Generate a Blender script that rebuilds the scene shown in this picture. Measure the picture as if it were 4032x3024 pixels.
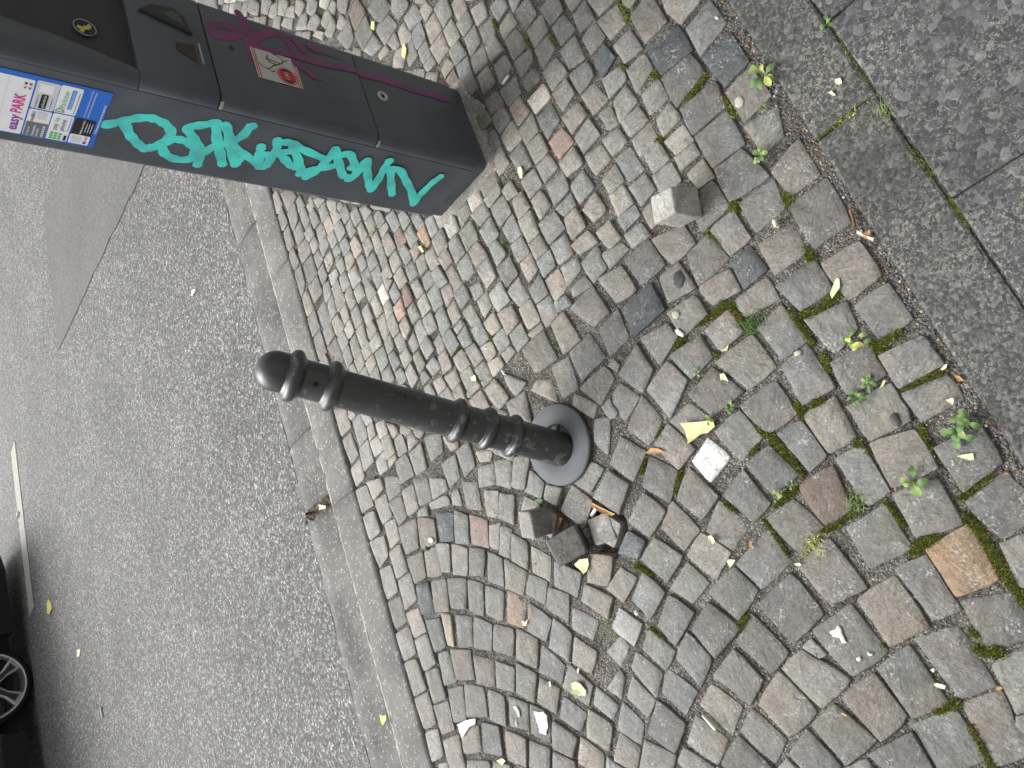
import bpy, bmesh, math, random
import numpy as np
from mathutils import Vector, Matrix
for o in list(bpy.data.objects): bpy.data.objects.remove(o)
scene = bpy.context.scene
COL = scene.collection
rad = math.radians
rng = random.Random(7)

# ------------------------------------------------------------------ camera
CAM_H = 1.5
PITCH, ROLL, FPX = rad(43.9), rad(0.73), 3028.0      # phone held in portrait, picture saved on its side
F = Vector((0, math.cos(PITCH), -math.sin(PITCH)))
U0 = Vector((0, math.sin(PITCH), math.cos(PITCH))); R0 = Vector((1, 0, 0))
UP = U0 * math.cos(ROLL) + R0 * math.sin(ROLL)
RT = R0 * math.cos(ROLL) - U0 * math.sin(ROLL)
cam_data = bpy.data.cameras.new('camera')
cam_data.sensor_fit = 'HORIZONTAL'; cam_data.sensor_width = 36.0
cam_data.lens = FPX / 4032.0 * 36.0
cam_data.clip_start = 0.02; cam_data.clip_end = 500
cam = bpy.data.objects.new('camera', cam_data); COL.objects.link(cam)
m = Matrix(((-UP.x, RT.x, -F.x, 0), (-UP.y, RT.y, -F.y, 0), (-UP.z, RT.z, -F.z, CAM_H), (0, 0, 0, 1)))
cam.matrix_world = m
scene.camera = cam

# ------------------------------------------------------------------ light
SUN_EL, SUN_AZ = rad(42), math.atan2(0.86, -0.50)     # towards the street, to the left
to_sun = Vector((math.cos(SUN_EL) * math.cos(SUN_AZ), math.cos(SUN_EL) * math.sin(SUN_AZ), math.sin(SUN_EL)))
world = bpy.data.worlds.new('World'); scene.world = world; world.use_nodes = True
nt = world.node_tree
bg = nt.nodes['Background']
sky = nt.nodes.new('ShaderNodeTexSky'); sky.sky_type = 'NISHITA'; sky.sun_disc = False
sky.sun_elevation = SUN_EL; sky.sun_rotation = math.pi / 2 - SUN_AZ
sky.altitude = 50; sky.air_density = 1.0; sky.dust_density = 6.0; sky.ozone_density = 0.6
hs = nt.nodes.new('ShaderNodeHueSaturation'); hs.inputs['Saturation'].default_value = 0.12   # grey cloud cover
nt.links.new(sky.outputs[0], hs.inputs['Color']); nt.links.new(hs.outputs[0], bg.inputs[0])
bg.inputs[1].default_value = 0.125
sd = bpy.data.lights.new('sun', 'SUN'); sd.energy = 1.0; sd.angle = rad(40); sd.color = (1.0, 0.97, 0.93)
sun = bpy.data.objects.new('sun', sd); COL.objects.link(sun)
sun.rotation_euler = (-to_sun).to_track_quat('-Z', 'Y').to_euler()
vs = scene.view_settings
vs.view_transform = 'Standard'; vs.look = 'None'; vs.gamma = 1; vs.use_curve_mapping = False
vs.exposure = 0.88
scene.render.engine = 'CYCLES'

# ------------------------------------------------------------------ helpers
def tag(o, label=None, cat=None, group=None, kind=None):
    if label: o['label'] = label
    if cat: o['category'] = cat
    if group: o['group'] = group
    if kind: o['kind'] = kind
    return o
def link(name, me, mat=None, parent=None):
    o = bpy.data.objects.new(name, me); COL.objects.link(o)
    if mat and me is not None and not me.materials: me.materials.append(mat)
    if parent: o.parent = parent
    return o
def mesh(name, verts, faces, smooth=False):
    me = bpy.data.meshes.new(name); me.from_pydata([tuple(v) for v in verts], [], faces); me.update()
    if smooth:
        me.polygons.foreach_set('use_smooth', [True] * len(me.polygons))
    return me
def empty(name, loc, parent=None):
    o = bpy.data.objects.new(name, None); COL.objects.link(o); o.location = loc; o.empty_display_size = .1
    if parent: o.parent = parent
    return o
class MB:
    def __init__(s): s.v = []; s.f = []
    def add(s, v, f):
        b = len(s.v); s.v += [tuple(p) for p in v]; s.f += [tuple(i + b for i in q) for q in f]
    def box(s, x0, x1, y0, y1, z0, z1):
        s.add([(x0,y0,z0),(x1,y0,z0),(x1,y1,z0),(x0,y1,z0),(x0,y0,z1),(x1,y0,z1),(x1,y1,z1),(x0,y1,z1)],
              [(3,2,1,0),(4,5,6,7),(0,1,5,4),(1,2,6,5),(2,3,7,6),(3,0,4,7)])
    def prism(s, outline, z0, z1, bev=0.0, cap=True):
        n = len(outline); c = np.mean(np.array(outline), 0)
        def ins(d):
            out = []
            for i in range(n):
                p0, p1, p2 = (np.array(outline[k % n], float) for k in (i - 1, i, i + 1))
                a = p1 - p0; b = p2 - p1; a /= (np.hypot(*a) + 1e-9); b /= (np.hypot(*b) + 1e-9)
                na = np.array([-a[1], a[0]]); nb = np.array([-b[1], b[0]]); k = na + nb; k /= max(.3, (k @ k) / 2) ** .5 * (2 ** .5) if False else 1
                den = max(.35, 1 + na @ nb); out.append(p1 + (na + nb) / den * d)
            return out
        rings = [(outline, z0), (outline, z1 - bev)] if bev else [(outline, z0), (outline, z1)]
        if bev: rings += [(ins(bev * .3), z1 - bev * .3), (ins(bev), z1)]
        v = []; f = []
        for r, z in rings: v += [(p[0], p[1], z) for p in r]
        for k in range(len(rings) - 1):
            for i in range(n):
                j = (i + 1) % n; f.append((k*n+i, k*n+j, (k+1)*n+j, (k+1)*n+i))
        if cap: f.append(tuple((len(rings)-1)*n + i for i in range(n)))
        s.add(v, f)
    def build(s, name, mat=None, parent=None, smooth=False):
        return link(name, mesh(name, s.v, s.f, smooth), mat, parent)
def revolve(profile, seg=40):
    v = []; f = []; n = len(profile)
    for i in range(seg):
        a = 2 * math.pi * i / seg
        for r, z in profile: v.append((r * math.cos(a), r * math.sin(a), z))
    for i in range(seg):
        j = (i + 1) % seg
        for k in range(n - 1): f.append((i*n+k, j*n+k, j*n+k+1, i*n+k+1))
    return v, f

# ------------------------------------------------------------------ materials
class NT:
    def __init__(s, name, rough=.8, spec=.3):
        s.m = bpy.data.materials.new(name); s.m.use_nodes = True; s.t = s.m.node_tree
        s.b = s.t.nodes['Principled BSDF']; s.b.inputs['Roughness'].default_value = rough
        s.b.inputs['Specular IOR Level'].default_value = spec
    def n(s, typ, **kw):
        x = s.t.nodes.new('ShaderNode' + typ)
        for k, v in kw.items(): setattr(x, k, v)
        return x
    def l(s, a, b): s.t.links.new(a, b)
    def pos(s, scale=(1,1,1), rnd=None):
        g = s.n('NewGeometry').outputs['Position']
        if rnd is not None:
            vr = s.n('VectorRotate', rotation_type='Z_AXIS'); mu = s.n('Math', operation='MULTIPLY'); mu.inputs[1].default_value = 40
            s.l(rnd, mu.inputs[0]); s.l(g, vr.inputs['Vector']); s.l(mu.outputs[0], vr.inputs['Angle']); g = vr.outputs[0]
            ad = s.n('VectorMath', operation='ADD'); s.l(g, ad.inputs[0]); s.l(mu.outputs[0], ad.inputs[1]); g = ad.outputs[0]
        mp = s.n('Mapping'); mp.inputs['Scale'].default_value = scale; s.l(g, mp.inputs['Vector']); return mp.outputs[0]
    def obj(s, scale=(1,1,1)):
        g = s.n('TexCoord').outputs['Object']; mp = s.n('Mapping'); mp.inputs['Scale'].default_value = scale; s.l(g, mp.inputs['Vector']); return mp.outputs[0]
    def noise(s, vec, scale, detail=4, rough=.55):
        x = s.n('TexNoise'); x.inputs['Scale'].default_value = scale; x.inputs['Detail'].default_value = detail; x.inputs['Roughness'].default_value = rough
        s.l(vec, x.inputs['Vector']); return x.outputs['Fac']
    def vor(s, vec, scale, out='Distance', feature='F1', rnd=1.0):
        x = s.n('TexVoronoi', feature=feature); x.inputs['Scale'].default_value = scale; x.inputs['Randomness'].default_value = rnd
        s.l(vec, x.inputs['Vector']); return x.outputs[out]
    def ramp(s, fac, stops):
        x = s.n('ValToRGB'); e = x.color_ramp.elements
        while len(e) < len(stops): e.new(.5)
        for i, (p, c) in enumerate(stops):
            e[i].position = p; e[i].color = (c, c, c, 1) if isinstance(c, (int, float)) else (*c, 1)
        s.l(fac, x.inputs[0]); return x.outputs[0]
    def mix(s, a, b, fac, mode='MIX'):
        x = s.n('Mix', data_type='RGBA', blend_type=mode)
        for k, v in ((0, fac), (6, a), (7, b)):
            if isinstance(v, (int, float)): x.inputs[k].default_value = v
            elif isinstance(v, tuple): x.inputs[k].default_value = (*v, 1)
            else: s.l(v, x.inputs[k])
        return x.outputs[2]
    def bump(s, h, strength, dist, prev=None):
        x = s.n('Bump'); x.inputs['Strength'].default_value = strength; x.inputs['Distance'].default_value = dist
        s.l(h, x.inputs['Height'])
        if prev: s.l(prev, x.inputs['Normal'])
        return x.outputs[0]
    def out(s, col=None, nrm=None, rough=None):
        if col is not None:
            if isinstance(col, tuple): s.b.inputs['Base Color'].default_value = (*col, 1)
            else: s.l(col, s.b.inputs['Base Color'])
        if nrm is not None: s.l(nrm, s.b.inputs['Normal'])
        if rough is not None: s.l(rough, s.b.inputs['Roughness'])
        return s.m
def flat(name, col, rough=.7, spec=.3, var=.12, scale=40, metallic=0):
    k = NT(name, rough, spec); k.b.inputs['Metallic'].default_value = metallic
    n = k.noise(k.pos(), scale, 4); f = k.ramp(n, [(.3, 1 - var), (.7, 1 + var)])
    return k.out(k.mix(col, f, 1.0, 'MULTIPLY'), k.bump(n, .15, .002))

def m_stone():
    k = NT('cobble_stone', .66, .5)
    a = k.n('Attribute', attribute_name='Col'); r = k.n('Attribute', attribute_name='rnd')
    rnd = r.outputs['Fac']
    v1 = k.pos((1, 1.0, 1), rnd); v2 = k.pos((1, 2.2, 1), rnd)
    n1 = k.noise(v1, 22, 3, .6); n2 = k.noise(v2, 62, 6, .72); n3 = k.noise(v1, 340, 3, .75); n5 = k.noise(v1, 150, 4, .7)
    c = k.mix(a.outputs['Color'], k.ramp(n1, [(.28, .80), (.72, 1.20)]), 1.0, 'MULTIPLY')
    c = k.mix(c, k.ramp(n2, [(.32, .74), (.5, 1.0), (.70, 1.28)]), 1.0, 'MULTIPLY')
    c = k.mix(c, k.ramp(n5, [(.34, .78), (.66, 1.22)]), 1.0, 'MULTIPLY')
    c = k.mix(c, k.ramp(n3, [(.34, .78), (.66, 1.22)]), 1.0, 'MULTIPLY')
    n4 = k.noise(v1, 12, 2)
    c = k.mix(c, k.ramp(n4, [(.35, (1.07, 1.0, .92)), (.65, (.95, 1.0, 1.05))]), .8, 'MULTIPLY')
    # pale scratches, and pale crusts in clumps
    sc = k.ramp(k.noise(k.pos((1, 7, 1), rnd), 60, 5, .7), [(.61, 0), (.69, .55)])
    c = k.mix(c, (.42, .41, .38), sc)
    cr = k.n('Math', operation='MULTIPLY'); k.l(k.ramp(k.noise(v1, 190, 3, .6), [(.54, 0), (.63, .75)]), cr.inputs[0]); k.l(k.ramp(k.noise(v1, 24, 3), [(.50, 0), (.64, 1)]), cr.inputs[1])
    c = k.mix(c, (.44, .43, .39), cr.outputs[0])
    pit = k.ramp(k.vor(v1, 120), [(.08, 1), (.16, 0)]); pm = k.ramp(k.noise(v1, 18, 2), [(.54, 0), (.62, .8)])
    pf = k.n('Math', operation='MULTIPLY'); k.l(pit, pf.inputs[0]); k.l(pm, pf.inputs[1])
    c = k.mix(c, (.05, .045, .04), pf.outputs[0])
    # cleft steps: the layered surface breaks off along a few lines
    st = k.ramp(n1, [(.44, 0), (.455, .5), (.56, .5), (.575, 1)])
    b = k.bump(n1, .45, .012); b = k.bump(st, .35, .0022, b); b = k.bump(n2, .6, .0045, b); b = k.bump(n5, .5, .002, b); b = k.bump(n3, .45, .0014, b)
    return k.out(c, b, k.ramp(n2, [(.3, .56), (.7, .80)]))
def m_sand():
    k = NT('joint_sand', .95, .15); p = k.pos()
    vc = k.vor(p, 300, 'Color'); vd = k.vor(p, 300); sep = k.n('SeparateColor'); k.l(vc, sep.inputs[0])
    c = k.ramp(sep.outputs[0], [(0, (.070, .065, .058)), (.5, (.125, .117, .105)), (.82, (.19, .18, .165)), (.93, (.27, .26, .235)), (1, (.36, .35, .315))])
    big = k.ramp(k.noise(p, 9, 4), [(.35, .62), (.65, 1.25)])
    c = k.mix(c, big, 1.0, 'MULTIPLY')
    c = k.mix(c, (.10, .115, .035), k.ramp(k.noise(p, 7, 3), [(.60, 0), (.72, .5)]))
    b = k.bump(vd, .9, -.004); b = k.bump(k.noise(p, 60, 4), .7, .01, b)
    return k.out(c, b)
def m_asphalt(name, sc, stops, tint, lanes=True, bumpd=.004):
    k = NT(name, .75, .4); p = k.pos()
    nz = k.noise(p, 300, 3, .6); ad = k.n('VectorMath', operation='ADD'); sc2 = k.n('VectorMath', operation='SCALE'); sc2.inputs['Scale'].default_value = .004
    cb = k.n('CombineXYZ'); k.l(nz, cb.inputs[0]); k.l(nz, cb.inputs[1]); k.l(cb.outputs[0], sc2.inputs[0]); k.l(p, ad.inputs[0]); k.l(sc2.outputs[0], ad.inputs[1])
    q = ad.outputs[0]
    vc = k.vor(q, sc, 'Color'); sep = k.n('SeparateColor'); k.l(vc, sep.inputs[0])
    vd = k.vor(q, sc)
    c = k.ramp(sep.outputs[0], [(p_, tuple(t * s_ for t in tint)) for p_, s_ in stops])
    gap = k.ramp(k.vor(q, sc, feature='DISTANCE_TO_EDGE'), [(.02, .55), (.14, 1)])
    c = k.mix(c, gap, 1.0, 'MULTIPLY')
    c = k.mix(c, k.ramp(k.noise(p, 1.6, 3), [(.3, .86), (.7, 1.14)]), 1.0, 'MULTIPLY')
    c = k.mix(c, k.ramp(k.noise(p, 30, 4), [(.3, .85), (.7, 1.15)]), 1.0, 'MULTIPLY')
    b = k.bump(vd, .8, -bumpd); b = k.bump(k.noise(p, 700, 2), .4, .0015, b)
    return k.out(c, b)
def m_concrete(name, col, grain=420, dark=.55, stain=.75):
    k = NT(name, .85, .25); p = k.pos()
    n1 = k.noise(p, grain, 3, .7); n2 = k.noise(p, 5, 5, .6); n3 = k.noise(p, 45, 4)
    c = k.mix(col, k.ramp(n1, [(.3, dark), (.7, 2 - dark)]), 1.0, 'MULTIPLY')
    c = k.mix(c, k.ramp(n2, [(.3, stain), (.7, 2 - stain)]), 1.0, 'MULTIPLY')
    c = k.mix(c, k.ramp(n3, [(.3, .88), (.7, 1.12)]), 1.0, 'MULTIPLY')
    sp = k.vor(p, 170, 'Color'); se = k.n('SeparateColor'); k.l(sp, se.inputs[0])
    c = k.mix(c, (.62, .60, .55), k.ramp(se.outputs[0], [(.93, 0), (.95, .45)]))
    b = k.bump(n1, .5, .0016); b = k.bump(n3, .4, .005, b)
    return k.out(c, b)
def m_exposed(name, scale, tint):
    k = NT(name, .8, .4); p = k.pos()
    vd = k.vor(p, scale); vc = k.vor(p, scale, 'Color'); se = k.n('SeparateColor'); k.l(vc, se.inputs[0])
    c = k.mix(k.ramp(se.outputs[0], [(0, .042), (.55, .060), (.85, .088), (1, .14)]), tint, 1.0, 'MULTIPLY')
    edge = k.vor(p, scale, feature='DISTANCE_TO_EDGE'); em = k.ramp(edge, [(.0, 1), (.10, 0)])
    big = k.ramp(k.noise(p, 6, 4, .6), [(.34, .25), (.62, 1)])
    fl = k.ramp(k.noise(p, 210, 4, .7), [(.50, 0), (.58, 1)])
    f1 = k.n('Math', operation='MULTIPLY'); k.l(em, f1.inputs[0]); k.l(fl, f1.inputs[1])
    fl2 = k.ramp(k.noise(p, 150, 5, .75), [(.545, 0), (.59, 1.0)])
    f2 = k.n('Math', operation='MAXIMUM'); k.l(f1.outputs[0], f2.inputs[0]); k.l(fl2, f2.inputs[1])
    f3 = k.n('Math', operation='MULTIPLY'); k.l(f2.outputs[0], f3.inputs[0]); k.l(big, f3.inputs[1])
    c = k.mix(c, (.25, .245, .21), f3.outputs[0])
    c = k.mix(c, k.ramp(k.noise(p, 3, 4), [(.3, .8), (.7, 1.2)]), 1.0, 'MULTIPLY')
    b = k.bump(vd, .45, -.003); b = k.bump(k.noise(p, 400, 3), .6, .0015, b)
    return k.out(c, b)
def m_paint(name, col, rough=.42, spec=.5, chips=0.0, dust=.25):
    k = NT(name, rough, spec); p = k.obj()
    n1 = k.noise(p, 9, 5); n2 = k.noise(p, 160, 3)
    c = k.mix(col, k.ramp(n1, [(.3, .8), (.7, 1.25)]), 1.0, 'MULTIPLY')
    d = k.ramp(k.noise(p, 35, 6, .7), [(.55, 0), (.8, dust)]); c = k.mix(c, (.30, .29, .27), d)
    scr = k.ramp(k.noise(k.obj((3, 60, 60)), 6, 5, .7), [(.70, 0), (.74, .35)]); c = k.mix(c, (.36, .36, .35), scr)
    b = k.bump(n2, .25, .0008)
    if chips:
        g = k.n('SeparateXYZ'); k.l(k.n('TexCoord').outputs['Object'], g.inputs[0])
        low = k.ramp(g.outputs[2], [(.0, .05), (.33, .06), (.40, .012), (1, .0)])
        nn = k.noise(p, 30, 6, .66); su = k.n('Math', operation='ADD'); k.l(nn, su.inputs[0]); k.l(low, su.inputs[1])
        mk = k.ramp(su.outputs[0], [(.625, 0), (.635, 1)])
        c = k.mix(c, (.115, .12, .118), mk); mk2 = k.ramp(k.noise(p, 55, 5, .7), [(.665, 0), (.68, 1)]); lw = k.ramp(low, [(.03, 0), (.05, 1)]); m3 = k.n('Math', operation='MULTIPLY'); k.l(mk2, m3.inputs[0]); k.l(lw, m3.inputs[1]); c = k.mix(c, (.30, .30, .29), m3.outputs[0])
        br = k.n('Math', operation='MULTIPLY_ADD'); k.l(mk, br.inputs[0]); br.inputs[1].default_value = -1; br.inputs[2].default_value = 1
        b = k.bump(br.outputs[0], .5, .001, b)
    return k.out(c, b, k.ramp(n1, [(.3, rough - .08), (.7, rough + .14)]))
def m_leaf(name, col, vein=.2):
    k = NT(name, .6, .35); p = k.obj()
    n = k.noise(p, 120, 4, .6); n2 = k.noise(p, 30, 3)
    c = k.mix(col, k.ramp(n, [(.3, .78), (.7, 1.2)]), 1.0, 'MULTIPLY')
    c = k.mix(c, (.25, .15, .06), k.ramp(n2, [(.6, 0), (.75, .4)]))
    k.b.inputs['Subsurface Weight'].default_value = 0.0
    return k.out(c, k.bump(n, .4, .001))
def m_attr(name, rough=.8):
    k = NT(name, rough, .25); a = k.n('Attribute', attribute_name='Col'); n = k.noise(k.pos(), 400, 3)
    return k.out(k.mix(a.outputs['Color'], k.ramp(n, [(.3, .8), (.7, 1.2)]), 1.0, 'MULTIPLY'), k.bump(n, .4, .001))

MAT = dict(
    stone=m_stone(), sand=m_sand(),
    asphalt=m_asphalt('asphalt', 108, [(0, .080), (.40, .125), (.70, .19), (.88, .31), (1, .46)], (1, 1, .975)),
    patch=m_asphalt('asphalt_patch', 190, [(0, .105), (.5, .145), (.85, .18), (1, .25)], (1, 1, .975), bumpd=.002),
    kerb=m_concrete('kerb_concrete', (.185, .183, .174)), gutter=m_concrete('gutter_concrete', (.150, .149, .142), 380, .6, .62),
    strip=m_exposed('border_aggregate', 120, (.98, 1.0, .98)), slab=m_exposed('slab_aggregate', 78, (.95, 1.0, 1.06)),
    kerbedge=m_concrete('worn_kerb_edge', (.38, .375, .35), 300, .7, .8), plaster=m_concrete('house_plaster', (.16, .15, .135), 60, .85, .85), mortar=m_concrete('mortar', (.27, .26, .24), 300, .5, .6),
    bollard=m_paint('bollard_paint', (.034, .037, .039), .33, .7, chips=1, dust=.12),
    flange=m_paint('flange_paint', (.105, .116, .128), .62, .4, dust=.18),
    meter=m_paint('meter_paint', (.060, .070, .086), .40, .6, dust=.10), meter_dark=m_paint('meter_recess', (.030, .034, .036), .5, .4, dust=.05),
    black=flat('black_rubber', (.012, .012, .012), .7), steel=flat('worn_steel', (.5, .5, .48), .35, .5, .15, 200, .8),
    teal=None, leafp=m_leaf('pale_leaf', (.62, .58, .30)), leafg=m_leaf('pale_green_leaf', (.58, .64, .38)), leafb=m_leaf('brown_leaf', (.42, .24, .10)),
    leafy=m_leaf('yellow_leaf', (.60, .52, .14)), leafc=m_leaf('cream_leaf', (.74, .69, .50)), weed=m_leaf('weed_green', (.10, .19, .055)), weedl=m_leaf('weed_light_green', (.22, .31, .10)),
    weedy=m_leaf('weed_yellow', (.50, .52, .16)), attr=m_attr('loose_bits'), white=flat('white_paper', (.82, .83, .84), .7, .2, .06),
    paintw=flat('white_paint_stain', (.66, .65, .62), .8, .2, .25, 90), gum=flat('trodden_gum', (.44, .42, .35), .8, .2, .2, 160), damp=flat('dark_spot', (.045, .045, .045), .6, .4, .3, 120),
    wood=flat('twig', (.20, .11, .06), .8, .2, .3, 150), line=flat('road_paint', (.40, .385, .35), .75, .3, .2, 60),
    tyre=flat('tyre', (.014, .014, .014), .8, .2), rim=flat('rim', (.52, .53, .54), .32, .5, .05, 10, .7), rimdark=flat('rim_dark', (.03, .03, .03), .4, .5), car=flat('car_paint', (.02, .022, .025), .25, .5, .03),
    glass=flat('car_glass', (.01, .01, .012), .08, .5, .02))
def m_graffiti(name, col, thin):
    k = NT(name, .5, .4); p = k.obj(); n = k.noise(p, 16, 3); n2 = k.noise(k.obj((1, 1, 1)), 70, 3)
    c = k.mix(col, thin, k.ramp(n, [(.42, 0), (.66, .75)])); return k.out(c, k.bump(n2, .1, .0006))
MAT['teal'] = m_graffiti('teal_spray', (.085, .74, .66), (.075, .40, .42)); MAT['purple'] = m_graffiti('purple_spray', (.20, .050, .155), (.11, .045, .095))

ANG = rad(27.3)
SD = np.array([math.cos(ANG), math.sin(ANG)]); SN = np.array([-SD[1], SD[0]])     # along the street / across it
def P2(s, t): q = SD * s + SN * t; return float(q[0]), float(q[1])
def street_obj(o): o.rotation_euler.z = ANG; return o
T_STRIP_R, T_STRIP_L, T_KERB, T_EDGE, T_GUT = 0.262, 0.392, 2.288, 2.470, 2.738   # distances across the footway
# ------------------------------------------------------------------ ground, road, kerb
def strip_left(s): return .367 + (s - .04) * .026
def strip_right(s): return .237 + (s - .26) * .030
def sheet(name, s0, s1, t0, t1, z, mat, kind='structure'):
    mb = MB(); mb.add([(s0, t0, z), (s1, t0, z), (s1, t1, z), (s0, t1, z)], [(0, 1, 2, 3)])
    o = street_obj(mb.build(name, mat));
    if kind: o['kind'] = kind
    return o
ground = sheet('ground', -150, 150, -150, 150, -.30, MAT['gutter'])
road = sheet('road', -60, 60, T_GUT, 60, -.045, MAT['asphalt'])
# resurfaced strip across the road, with uneven edges
def wobbly(s0, s1, t0, t1, z, step=.12, amp=.012):
    pts = []
    def run(a, b):
        n = max(2, int(math.hypot(b[0]-a[0], b[1]-a[1]) / step))
        for i in range(n):
            k = i / n; pts.append((a[0]+(b[0]-a[0])*k + rng.uniform(-amp, amp), a[1]+(b[1]-a[1])*k + rng.uniform(-amp, amp)))
    c = [(s0, t0), (s1, t0), (s1, t1), (s0, t1)]
    for i in range(4): run(c[i], c[(i+1) % 4])
    mb = MB(); mb.add([(x, y, z) for x, y in pts], [tuple(range(len(pts)))]); return mb
patch = wobbly(3.24, 4.38, 3.1, 5.6, -.0405).build('asphalt_patch', MAT['patch'], road)
# the far end of the patch is cut on a slant
pm = patch.data
for v in pm.vertices:
    if v.co.y > 5.4: v.co.y = 5.62 - (v.co.x - 3.24) * .13
mb = MB(); mb.add([(3.25, 7.27, -.041), (3.22, 7.46, -.041), (1.74, 7.53, -.041), (1.77, 7.33, -.041)], [(0, 3, 2, 1)]); mb.build('lane_marking', MAT['line'], road)
mb = MB(); mb.add([(7.25, 7.27, -.041), (7.22, 7.46, -.041), (5.74, 7.53, -.041), (5.77, 7.33, -.041)], [(0, 3, 2, 1)]); mb.build('lane_marking', MAT['line'], road)

# kerb: one metre stones, rounded worn edge towards the road
kerb = empty('kerb', (0, 0, 0)); street_obj(kerb); kerb['kind'] = 'structure'
def profile_piece(name, s0, s1, prof, mat, parent, nseg=10, jit=.0015, seed=0):
    r = random.Random(seed); v = []; f = []; n = len(prof)
    for i in range(nseg + 1):
        s = s0 + (s1 - s0) * i / nseg
        for (t, z) in prof: v.append((s, t + r.uniform(-jit, jit), z + r.uniform(-jit, jit)))
    for i in range(nseg):
        for k in range(n - 1): f.append((i*n+k, (i+1)*n+k, (i+1)*n+k+1, i*n+k+1))
    f.append(tuple(range(n))); f.append(tuple((nseg*n + k) for k in reversed(range(n))))
    return link(name, mesh(name, v, f, True), mat, parent)
kp = [(T_KERB, -.20), (T_KERB, -.006), (T_KERB+.004, .001), (T_KERB+.02, .003), (T_KERB+.09, .003), (T_KERB+.155, .002), (T_EDGE-.012, -.004), (T_EDGE, -.016), (T_EDGE+.006, -.045), (T_EDGE+.008, -.20)]
for i in range(-4, 6):
    profile_piece('worn_edge', .762 + i + .004, 1.762 + i - .004, [(T_EDGE-.017, -.0012), (T_EDGE-.011, -.0022), (T_EDGE-.004, -.0072), (T_EDGE+.0004, -.0145), (T_EDGE+.0012, -.018)], MAT['kerbedge'], kerb, 40, .0016, 90+i)
    profile_piece('kerb_stone', .762 + i + .003, 1.762 + i - .003, [(t, z + rng.uniform(-.001, .001)*0) for t, z in kp], MAT['kerb'], kerb, 14, .0014, i)
gutter = empty('gutter', (0, 0, 0)); street_obj(gutter); gutter['kind'] = 'structure'
js = [-3.2, -2.2, -1.2, -.2 + .01, .815, 1.12, 2.12, 3.12, 4.12, 5.12]
for i in range(len(js) - 1):
    gap = .022 if abs(js[i] - .815) < .01 else .004
    dz = -.012 if js[i] < .5 else 0.0
    gp = [(T_EDGE+.010, -.20), (T_EDGE+.011, -.041), (T_EDGE+.05, -.036+dz), (T_EDGE+.12, -.034+dz*1.4), (T_EDGE+.20, -.036+dz), (T_GUT-.012, -.040), (T_GUT-.006, -.046), (T_GUT-.005, -.20)]
    profile_piece('gutter_slab', js[i] + gap, js[i+1] - .004, gp, MAT['gutter'], gutter, 14, .002, 40 + i)

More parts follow.
